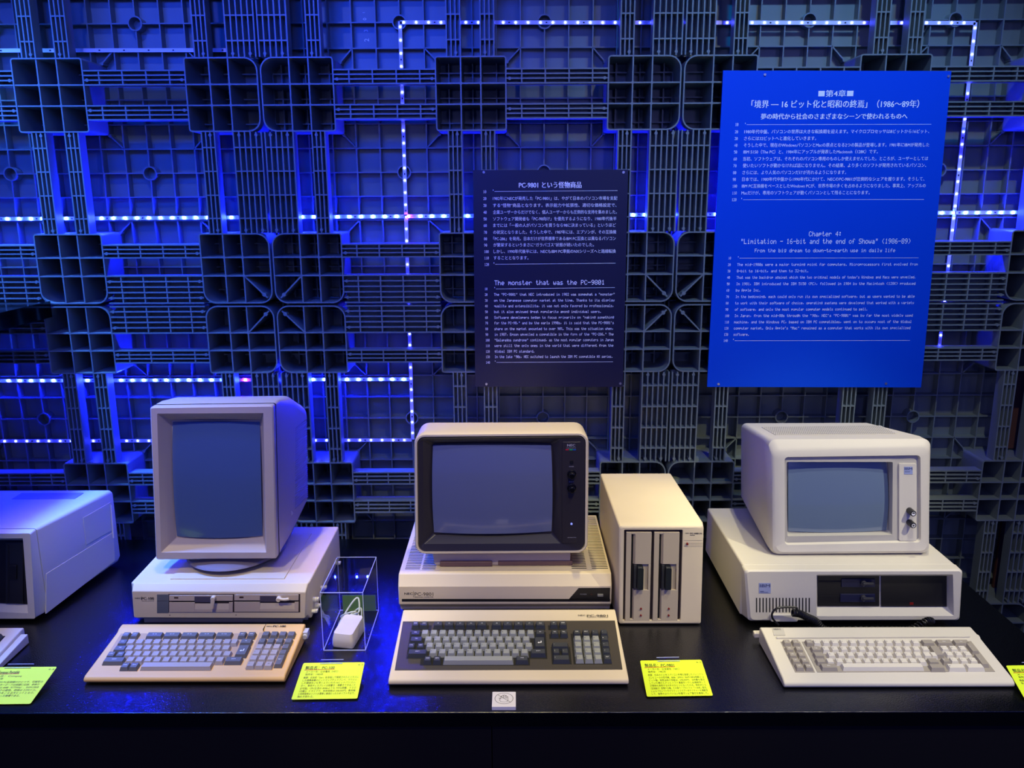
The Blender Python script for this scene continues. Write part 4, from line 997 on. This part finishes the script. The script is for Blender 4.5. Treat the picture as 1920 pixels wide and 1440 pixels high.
sc = fq([(332, 1005), (492, 1004), (487, 791), (324, 791)], (mp[0] + 40, mp[1], mp[2]))
t.part('screen_glass', glass(sc, 14, 0.018), SLATECRT, smooth=60)
# slats on the right side face
g = G()
ya, yb = -245, -152
for i in range(38):
    z = D + 186 + i * 5.9
    def sx(y):
        f = (y + 260) / 110.0; zz = (z - D - 150) / 350
        lo = b1[1][0] * (1-f) + bk[1][0] * f; hi = b1[2][0] * (1-f) + bk[2][0] * f
        return lo * (1 - zz) + hi * zz
    g.loft([[(sx(ya) - 2, ya, z), (sx(ya) + 3.4, ya, z + 1.2), (sx(ya) - 2, ya, z + 3.4)], [(sx(yb) - 2, yb, z), (sx(yb) + 3.6, yb, z + 1.2), (sx(yb) - 2, yb, z + 3.4)]])
t.part('vent_slats', g, BEIGE3, smooth=0)
g = G()
x_ = b1[1][0]
g.box(x_ - 3, x_ + 4.5, -272, -255, D + 178, D + 262); t.part('side_grip', g, mat('pale_strip', (214, 206, 190), 0.5), bevel=1)
# swivel foot
g = G()
cx, cy = -38, -330
def disc(r0x, r0y, z): return [(cx + r0x * math.cos(2*PI*i/40), cy + r0y * math.sin(2*PI*i/40), z) for i in range(40)]
g.loft([disc(112, 126, D + 113), disc(120, 140, D + 119), disc(116, 136, D + 123), disc(66, 76, D + 136), disc(56, 62, D + 160)]); t.part('swivel_foot', g, mat('foot_grey', (120, 112, 128), 0.5), smooth=30)
g = G(); g.cyl((cx, cy, D + 105), (cx, cy, D + 114), 70, n=30); t.part('turntable', g, mat('foot_dark', (70, 66, 84), 0.5))

t = T('keyboard', 'yellowed keyboard with grey keys in front of the left computer', 'keyboard', (-20, -650, D), 'vintage keyboards')
cv = lambda x, y: (140 + x / 3.31, 1020 + y / 3.31)
prof = [(-572, D+2), (-742, D+2), (-748, D+8), (-745, D+14), (-738, D+17), (-592, D+32), (-586, D+36), (-568, D+38), (-563, D+33)]
g = G(); g.prism(prof, 'x', -230, 186); t.part('case', g, BEIGE2, bevel=3, seg=3)
g = G(); g.box(-224, 181, -736, -575, D, D + 3); t.part('base', g, mat('kb_base', (120, 96, 80), 0.6), smooth=0)
kp = (D + 17.3, 15 / 146, -738)
g = G(); plane_quad(g, cv, [(165, 749), (1022, 746), (1100, 556), (288, 556)], kp, -1, 0.5); plane_quad(g, cv, [(1057, 773), (1286, 770), (1372, 548), (1148, 550)], kp, -1, 0.5); t.part('key_well', g, mat('well_tan', (196, 160, 118), 0.6), smooth=0)
kt = (D + 25, kp[1], -738)
cols = {'L': KEYL2, 'D': KEYD2}
R_ = [(562, 318, 372, 2, 17.5, 'D', ['STOP', 'COPY']), (562, 495, 926, 5, 36, 'D', ['f1 f6', 'f2 f7', 'f3 f8', 'f4 f9', 'f5 f10']), (560, 1039, 1096, 2, 18, 'D', ['CLR', 'HOME']), (557, 1185, 1343, 4, 17.5, 'D', ['^', 'v', '<', '>']),
      (607, 297, 297, 1, 20, 'D', ['ESC']), (605, 348, 944, 12, 18, 'L', list('1234567890-^')), (605, 990, 990, 1, 16, 'L', ['\\']), (603, 1063, 1063, 1, 26, 'D', ['BS']), (600, 1162, 1325, 4, 17.5, 'D', ['=', '/', '*', '-']),
      (646, 280, 280, 1, 26, 'D', ['TAB']), (643, 341, 938, 12, 18, 'L', list('QWERTYUIOP@[')), (636, 1147, 1252, 3, 17.5, 'L', list('789')), (636, 1308, 1308, 1, 17.5, 'D', ['+']),
      (683, 226, 282, 2, 18, 'D', ['CTRL', 'CAPS']), (680, 334, 945, 12, 18, 'L', list('ASDFGHJKL;:]')), (671, 1128, 1236, 3, 17.5, 'L', list('456')), (671, 1291, 1291, 1, 17.5, 'D', [',']),
      (718, 243, 243, 1, 44, 'D', ['SHIFT']), (716, 345, 900, 11, 18, 'L', list('ZXCVBNM,./_')), (716, 985, 985, 1, 36, 'D', ['SHIFT']), (706, 1110, 1220, 3, 17.5, 'L', list('123')), (718, 1272, 1272, 1, 17.5, 'D', ['RET'], 36),
      (753, 312, 368, 2, 18, 'D', ['KANA', 'GRPH']), (750, 632, 632, 1, 148, 'L', ['']), (745, 1092, 1203, 3, 17.5, 'L', ['0', '.', '00'])]
key_rows(t, cv, kt, R_, 7.5, cols, taper=2.4, inkl=mat('pale_key_ink', (110, 102, 100), 0.6))
return_key(t, cv, kt, 1040, 658, KEYD2, w=26, d=36, h=7.5)
g = G(); a = PK(*cv(1190, 512), (D + 38.3, 0.02, -570)); b = PK(*cv(1308, 512), (D + 38.3, 0.02, -570)); L0 = b[0] - a[0]
font_text(g, 'NEC', (a[0], a[1], a[2] - .2), (1, 0, 0), (0, 1, 0.1), L0 * .3, 3.4, 0.04); font_text(g, 'PC-100', (a[0] + L0 * .35, a[1] - 1.5, a[2] - .2), (1, 0, 0), (0, 1, .1), L0 * .65, 6.5, 0.05); t.part('lettering', g, INK, smooth=0)
g = G(); g.box(97, 97.8, -592, -566, D + 33, D + 38.3); t.part('lid_seam', g, INK, smooth=0)
g = G(); g.box(184, 196, -592, -572, D + 14, D + 30); g.cyl((190, -596, D + 20), (190, -570, D + 20), 6, n=10); t.part('plug', g, mat('clear_plug', (190, 190, 200), 0.25), bevel=1)

# ================================================================ portable computer at the left edge, with its keyboard
t = T('portable_computer', 'blue-lit grey luggable computer with a black front opening at the left edge', 'computer', (-680, -330, D), 'vintage computer cases')
z0 = D + 14
xr = lambda y: -462 + (y + 490) * 0.152
ring = lambda y, e, za, zb: [(-900 - (y + 490) * .15 + e, y, za + e), (xr(y) - e, y, za + e), (xr(y) - e, y, zb - e), (-900 - (y + 490) * .15 + e, y, zb - e)]
g = G(); g.loft([rq(ring(-178, 3, z0, D + 218), 12), rq(ring(-190, 0, z0, D + 219), 10), rq(ring(-462, 0, z0, D + 226), 8)]); t.part('body', g, mat('luggable_grey', (196, 194, 190), 0.45, noise=.04, nscale=4), smooth=30)
pl = (-490, 0, D)
of = [(-893, -490, z0 - 4), (PY(66, 1160, -490)[0], -490, PY(66, 1160, -490)[1]), (PY(56.5, 1000, -490)[0], -490, PY(56.5, 1000, -490)[1]), (-890, -490, D + 224)]
ofb = [(-896, -464, z0 - 2), (xr(-464) - 0.5, -464, z0), (xr(-464) - 1, -464, D + 225), (-895, -464, D + 225)]
op = [(-880, -490, D + 44), (PY(53, 1150, -490)[0], -490, PY(53, 1150, -490)[1]), (PY(43, 1009, -490)[0], -490, PY(43, 1009, -490)[1]), (-880, -490, D + 210)]
ob = [(-880, -470, D + 52), (PY(52, 1134, -470)[0], -470, PY(52, 1134, -470)[1]), (PY(43, 1012, -470)[0], -470, PY(43, 1012, -470)[1]), (-880, -470, D + 206)]
g = G(); g.loft([rq(ofb, 5), rq(off(of, 3), 5), rq(of, 4), rq(op, 2), rq(ob, 2)], True, True); t.part('front_bezel', g, mat('luggable_bezel', (206, 202, 196), 0.45), smooth=25)
pd = (-472, 0, D)
g = G(); q = [(-878, -472, D + 54), (PP(51.5, 1133, pd)[0], -472, PP(51.5, 1133, pd)[2]), (PP(42, 1013, pd)[0], -472, PP(42, 1013, pd)[2]), (-878, -472, D + 205)]; g.loft([off(q, 2), off(q, 0)]); t.part('drive_bay', g, BLACKP, smooth=0)
for u in (12, -40):
    g = G(); fb(g, u, 1016, u + 32, 1131, pd, -3, 0); f_ = t.part('floppy_drive', g, mat('drive_charcoal', (30, 32, 40), 0.4), bevel=.5)
    g = G(); fb(g, u + 4, 1020, u + 7, 1128, pd, -3.6, 0); t.part('disk_slot', g, SLOT, f_, smooth=0)
    g = G(); fb(g, u + 8, 1058, u + 22, 1084, pd, -8, 0); t.part('latch_lever', g, BLACKP, f_, bevel=1)
g = G(); g.box(-640, -476, -258, -212, D + 217, D + 221.5); t.part('carry_slot', g, mat('slot_violet_grey', (120, 118, 150), 0.5), bevel=1)
def side(u, v, lift=0.0):
    d_ = ray(u, v); k = 0.152
    t_ = (-462 + k * (CAM[1] + 490) - CAM[0]) / (d_[0] - k * d_[1]); p = CAM + t_ * d_; return (p[0] + lift, p[1], p[2])
SP = lambda x, y: (x / 5.142, 900 + y / 5.142)
for nm, pts, lf in (('side_panel', [(442, 1290), (1105, 780), (1095, 500), (442, 905)], 0.9), ('access_door', [(830, 625), (1085, 480), (1060, 215), (800, 365)], 0.9)):
    P_ = [side(*SP(*p)) for p in pts]; g = G(); g.loft([[(p[0] - 2, p[1], p[2]) for p in P_], [(p[0] + lf, p[1], p[2]) for p in P_]]); t.part(nm, g, MATS['luggable_grey'], bevel=0.5)
P_ = [side(*SP(*p)) for p in ((1085, 560), (1092, 560), (1068, 240), (1060, 240))]; g = G(); g.loft([[(p[0] - 2, p[1], p[2]) for p in P_], [(p[0] + 3, p[1], p[2]) for p in P_]]); t.part('hinge_strip', g, mat('hinge_white', (220, 215, 215), 0.4), smooth=0)
g = G()
for y in (-460, -210):
    for x in (-520, -860): g.cyl((x, y, D), (x, y, z0 + 1), 13, n=14)
t.part('rubber_feet', g, RUBBER)

t = T('keyboard', 'corner of a pale grey keyboard in front of the blue-lit luggable computer', 'keyboard', (-640, -620, D), 'vintage keyboards')
ed = [PZ(52, 1176, D + 34), PZ(57, 1182, D + 28), PZ(0, 1243, D + 14)]
x1 = ed[0][0]; yb = ed[0][1]
prof = [(yb + 1, D+2), (yb - 190, D+2), (yb - 192, D+12), (yb - 8, D+34), (yb + 2, D+32)]
g = G(); g.prism(prof, 'x', -900, x1 - 9); t.part('case', g, mat('luggable_bezel', (206, 202, 196)), bevel=3, seg=3)
g = G(); g.prism([(yb - 12, D+2), (yb - 190, D+2), (yb - 190, D+7), (yb - 12, D+24)], 'x', x1 - 9.5, x1 + 6); t.part('side_rail', g, mat('luggable_grey', (196, 194, 190)), bevel=1.5)
kp = (D + 12, 22 / 184, yb - 192)
g = G(); a = PK(11, 1192, kp); g.box(-880, a[0] + 0, a[1] - 130, a[1] - 2, D + 12, D + 13); 
g = G(); g.loft([[(-880, a[1] - 128, kp[0] + kp[1] * 62 - 2), (a[0], a[1] - 128, kp[0] + kp[1] * 62 - 2), (a[0], a[1] - 2, a[2] - 2), (-880, a[1] - 2, a[2] - 2)], [(-880, a[1] - 128, kp[0] + kp[1] * (a[1] - 128 - kp[2]) + .6), (a[0], a[1] - 128, kp[0] + kp[1] * (a[1] - 128 - kp[2]) + .6), (a[0], a[1] - 2, a[2] + .6), (-880, a[1] - 2, a[2] + .6)]]); t.part('key_well', g, SLOT, smooth=0)
for j in range(5):
    for i in range(5):
        y = a[1] - 14 - j * 19.05; key(t, a[0] - 12 - i * 19.05, y, kp[0] + kp[1] * (y - kp[2]) + 9, 18, 18, 8, KEYD if i < 1 else KEYL, kp[1])

# ================================================================ yellow caption cards on little acrylic stands
def card(label, px, hh, title, maker, year, body, num):
    """px: tl, tr, br, bl pixels; top edge hh mm above the table"""
    P_ = [PZ(*px[0], D + hh), PZ(*px[1], D + hh), PZ(*px[2], D + 2), PZ(*px[3], D + 2)]
    c = [Vector((P_[3][0], P_[3][1], D + 3)), Vector((P_[2][0], P_[2][1], D + 3)), Vector((P_[1][0], P_[1][1], D + hh)), Vector((P_[0][0], P_[0][1], D + hh))]
    W = (c[1] - c[0]).length; H = (c[3] - c[0]).length; U = (c[1] - c[0]).normalized(); V = (c[3] - c[0]).normalized(); N = U.cross(V).normalized()
    t = T('caption_card', label, 'card', (float((c[0].x + c[1].x) / 2), float(c[0].y), D), 'fluorescent yellow caption cards')
    g = G(); r_ = rq([tuple(p) for p in c], 3, 3); g.loft([[tuple(Vector(p) - N * .5) for p in r_], r_]); cd_ = t.part('card', g, YELLOW, smooth=0)
    at = lambda x, y: c[0] + U * (x * W) + V * (y * H) + N * 0.25
    g = G(); F = lambda s, x, y, w_, h_, b=0.0: font_text(g, s, at(x, y), U, V, w_ * W, h_ * H, b)
    F(title, .06, .815, .46, .075, 0.02); F(maker, .09, .72, .50, .045); F(year, .09, .645, .28, .045); F(num, .88, .90, .08, .045)
    n = len(body)
    for i, s in enumerate(body): F(s, .08, .555 - i * .073, min(.86, len(s) * .035), .046)
    t.part('handwriting', g, INKG, smooth=0)
    g = G(); q = [at(.05, .785), at(.53, .80), at(.53, .815), at(.05, .80)]; g.add([tuple(p) for p in q], [(0, 1, 2, 3)]); t.part('underline', g, INKR, smooth=0)
    # stand: sloping back plate with a clip over the top edge, and a foot
    g = G(); q = [at(.3, .02), at(.7, .02), at(.7, 1.0), at(.3, 1.0)]; g.loft([[tuple(p - N * 3.5) for p in q], [tuple(p - N * 1.2) for p in q]])
    b_ = at(.5, 0.98); g.box(b_.x - .2*W, b_.x + .2*W, b_.y + 1, b_.y + 3, D + .5, b_.z - 3)
    t.part('acrylic_stand', g, ACRYL, smooth=0)
    g = G(); q = rq([tuple(at(.27, .955)), tuple(at(.63, .955)), tuple(at(.63, 1.07)), tuple(at(.27, 1.07))], 3, 3); g.loft([[tuple(Vector(p) + N * .3) for p in q], [tuple(Vector(p) + N * 1.6) for p in q]]); t.part('clip', g, ACRYL, smooth=0)
    g = G(); e = [at(.27, .955), at(.63, .955), at(.63, .962), at(.27, .962)]; g.loft([[tuple(p + N * .3) for p in e], [tuple(p + N * 1.7) for p in e]])
    e = [at(.27, 1.063), at(.63, 1.063), at(.63, 1.07), at(.27, 1.07)]; g.loft([[tuple(p + N * .3) for p in e], [tuple(p + N * 1.7) for p in e]]); t.part('clip_edge', g, ACRYE, smooth=0)
    return t
HB = 24
card('yellow handwritten card on the table below the acrylic box', [(569, 1243), (684, 1241.5), (670, 1310.5), (546, 1312.5)], HB, '製品名：PC-100', 'メーカー名：日本電気（NEC）', '発売年：1983年',
     ['概要：日本初「Star」を目指して開発されたビジネスに', 'した標準装備のビットマップディスプレイ、マウスと', 'した環境をいち早くとりいれた16ビットパソコン。', 'ター、専用ディスプレイは縦置き・横置きできること',
      'が可能。CPU主流の i8086よりも 7MHz搭載、ＦＤＤ', '（内蔵2）ドライブで、本体価格は 398,000円。専用機', 'と同時発売のソフトが異常に高価だったためソフト不足で、', '売れず終わる。'], '4-3')
card('yellow handwritten card on the table right of the centre keyboard', [(1200, 1238.5), (1315, 1237), (1337, 1305), (1213, 1307)], HB, '製品名：PC-9801', 'メーカー名：日本電気（NEC）', '発売年：1982年',
     ['概要：日本のビジネスパソコン市場を席巻したパーソナル', 'コンピュータの初代機。8086（5MHz）RAM128KB搭載の 16', 'ビット機。発売当時の価格は、298,000円、当時最も普及', 'していた機のＣＰＵとソフト資産をいかし以後継承して',
      'が開発も発売する大手のひとつとなったのは、国民的とも', '（互換機が）登場する機。その後ワープロソフト「一太郎」販売。', 'によるプロンプトやグラフィックスアーキテクチャーを積極活', 'して、後年のよりパソコン市場でシェア首位を維持した。'], '4-2')
card('yellow handwritten card cut off by the left edge, in front of the pale keyboard corner', [(-26, 1251), (107, 1250), (57, 1320.5), (-88, 1322)], HB, '製品名：Compaq Portable', 'メーカー名：Compaq', '発売年：1983年',
     ['概要：世界初のIBM PC互換機のひとつで、可搬型の', '一体型ポータブル。キーボードは前面に収納。本体の', '重量は約13kgで、CPUは 8088（4.77MHz）、RAM128KB', 'ディスプレイは 9インチの緑色。価格は 3,590ドル。', '初年度の出荷が 53,000台をこえる大ヒットとなり、', '互換機市場のさきがけとなった機種である。'], '4-4')
card('yellow handwritten card cut off by the right edge beside the rightmost keyboard', [(1886, 1248), (2010, 1246), (2050, 1316), (1925, 1318)], HB, '製品名：IBM PC', 'メーカー名：IBM', '発売年：1981年', ['概要：パーソナルコンピュータの標準となった機種。', '後の互換機の規格の元となった。'], '4-1')

# ================================================================ acrylic box with a mouse, "do not touch" block
z1 = PY(641, 1113, -618)[1]
bx0, bx1, by0, by1 = 236, 330, -618, -436
t = T('acrylic_case', 'clear acrylic box over the mouse, between the left and centre computers', 'display case', (283, -527, D))
for nm, b in (('front_pane', (bx0, bx1, by0, by0 + 2, D, z1)), ('back_pane', (bx0, bx1, by1 - 2, by1, D, z1)), ('side_pane', (bx0, bx0 + 2, by0 + 2, by1 - 2, D, z1)), ('side_pane', (bx1 - 2, bx1, by0 + 2, by1 - 2, D, z1)), ('top_pane', (bx0, bx1, by0, by1, z1, z1 + 2.5))):
    t.part(nm, G().box(*b), ACRYL, smooth=0)
e = 1.3; g = G()
for (x, y) in ((bx0, by0), (bx1 - e, by0), (bx0, by1 - e), (bx1 - e, by1 - e)): g.box(x - .1, x + e, y - .1, y + e, D + .5, z1)
for z in (z1 + 1.2, D + .2):
    for y in (by0 - .1, by1 - e): g.box(bx0, bx1, y, y + e, z, z + e)
    for x in (bx0 - .1, bx1 - e): g.box(x, x + e, by0, by1, z, z + e)
t.part('lit_edge', g, ACRYE, smooth=0)
t = T('computer_mouse', 'boxy off-white mouse inside the clear acrylic box', 'mouse', (280, -570, D))
lo = [PZ(621.5, 1214, D + 1), PZ(662, 1218.5, D + 1), PZ(678.5, 1192, D + 1)]
a, b, c_ = [Vector((p[0], p[1], 0)) for p in lo]
lv = (c_ - b).normalized() * 92; cl = [a, b, b + lv, a + lv]
def mring(e, z, sh=0): 
    m_ = sum(cl, Vector()) / 4
    return [tuple(Vector((p.x + (m_.x - p.x) * e, p.y + (m_.y - p.y) * e, z))) for p in cl]
g = G(); g.loft([rq(mring(.06, D + 1), 6, 4), rq(mring(0, D + 6), 8, 4), rq(mring(0.02, D + 20), 8, 4), rq([(x, y, D + 34 - (1 if k < 2 else -3)) for k, (x, y, z) in enumerate(mring(.13, D + 34))], 7, 4)]); t.part('shell', g, mat('mouse_offwhite', (214, 204, 196), 0.5), smooth=35)
hd = sum(cl[2:], Vector()) / 2
g = G(); bp = bez([(hd.x, hd.y, D + 14), (hd.x + 4, hd.y + 12, D + 30), (hd.x - 30, hd.y + 22, D + 14), (hd.x - 40, hd.y + 4, D + 8), (hd.x - 12, hd.y + 26, D + 50), (hd.x + 2, hd.y + 34, D + 58), (hd.x + 6, hd.y + 14, D + 34), (hd.x - 8, hd.y + 2, D + 40), (hd.x - 36, hd.y + 16, D + 22), (hd.x - 30, hd.y + 34, D + 6), (hd.x + 4, hd.y + 40, D + 30), (hd.x + 8, hd.y + 30, D + 6)], 8)
bp = [(min(max(p[0], bx0 + 5), bx1 - 5), min(p[1], by1 - 6), p[2]) for p in bp]
g.tube(bp, 2.0, 7); t.part('cord', g, CABLEW)
g = G(); g.box(bx0 + 8, bx1 - 6, by1 - 5, by1 - 3, D + 1, D + 42); tag(g.build('green_card', CARDG, None, (0, 0, 0)), 'green board standing behind the mouse inside the acrylic box', 'board')

t = T('touch_notice', 'small white block with a crossed-out hand symbol at the front edge of the table', 'sign', (638.5, -811, D))
t.part('block', G().box(615, 662, -836, -786, D, D + 8), WHITEP, bevel=0.6)
g = G(); zt = D + 8.15; cx, cy = 638.5, -809
def lineg(g, pts, w_=0.9):
    P_ = [Vector((p[0], p[1])) for p in pts]
    for p, q in zip(P_, P_[1:]):
        d_ = (q - p).normalized() * (w_ / 2); n = Vector((-d_.y, d_.x)); p2 = p - d_; q2 = q + d_
        g.add([(r_.x, r_.y, zt) for r_ in (p2 - n, q2 - n, q2 + n, p2 + n)], [(0, 1, 2, 3)])
lineg(g, [(cx + 18 * math.cos(2*PI*i/40), cy + 18 * math.sin(2*PI*i/40)) for i in range(41)])
lineg(g, [(cx - 13, cy + 12.5), (cx + 13, cy - 12.5)])
hand = [(-8, -2), (-9, -5), (-6, -11), (1, -12), (6, -11), (8, -6), (8, 4), (7, 7), (5.6, 4), (5.4, -1), (5, 9), (4, 11), (2.6, 9), (2.4, 0), (2, 11), (.6, 12.6), (-.8, 11), (-.8, 0), (-1.4, 10), (-2.8, 11.4), (-4, 9.6), (-4.2, 0), (-4.6, 7), (-6, 8), (-6.8, 5), (-6.6, -2), (-9, 2), (-10, 1), (-8, -2)]
lineg(g, [(cx + x, cy + y) for x, y in hand], 0.7)
t.part('hand_symbol', g, INK, smooth=0)
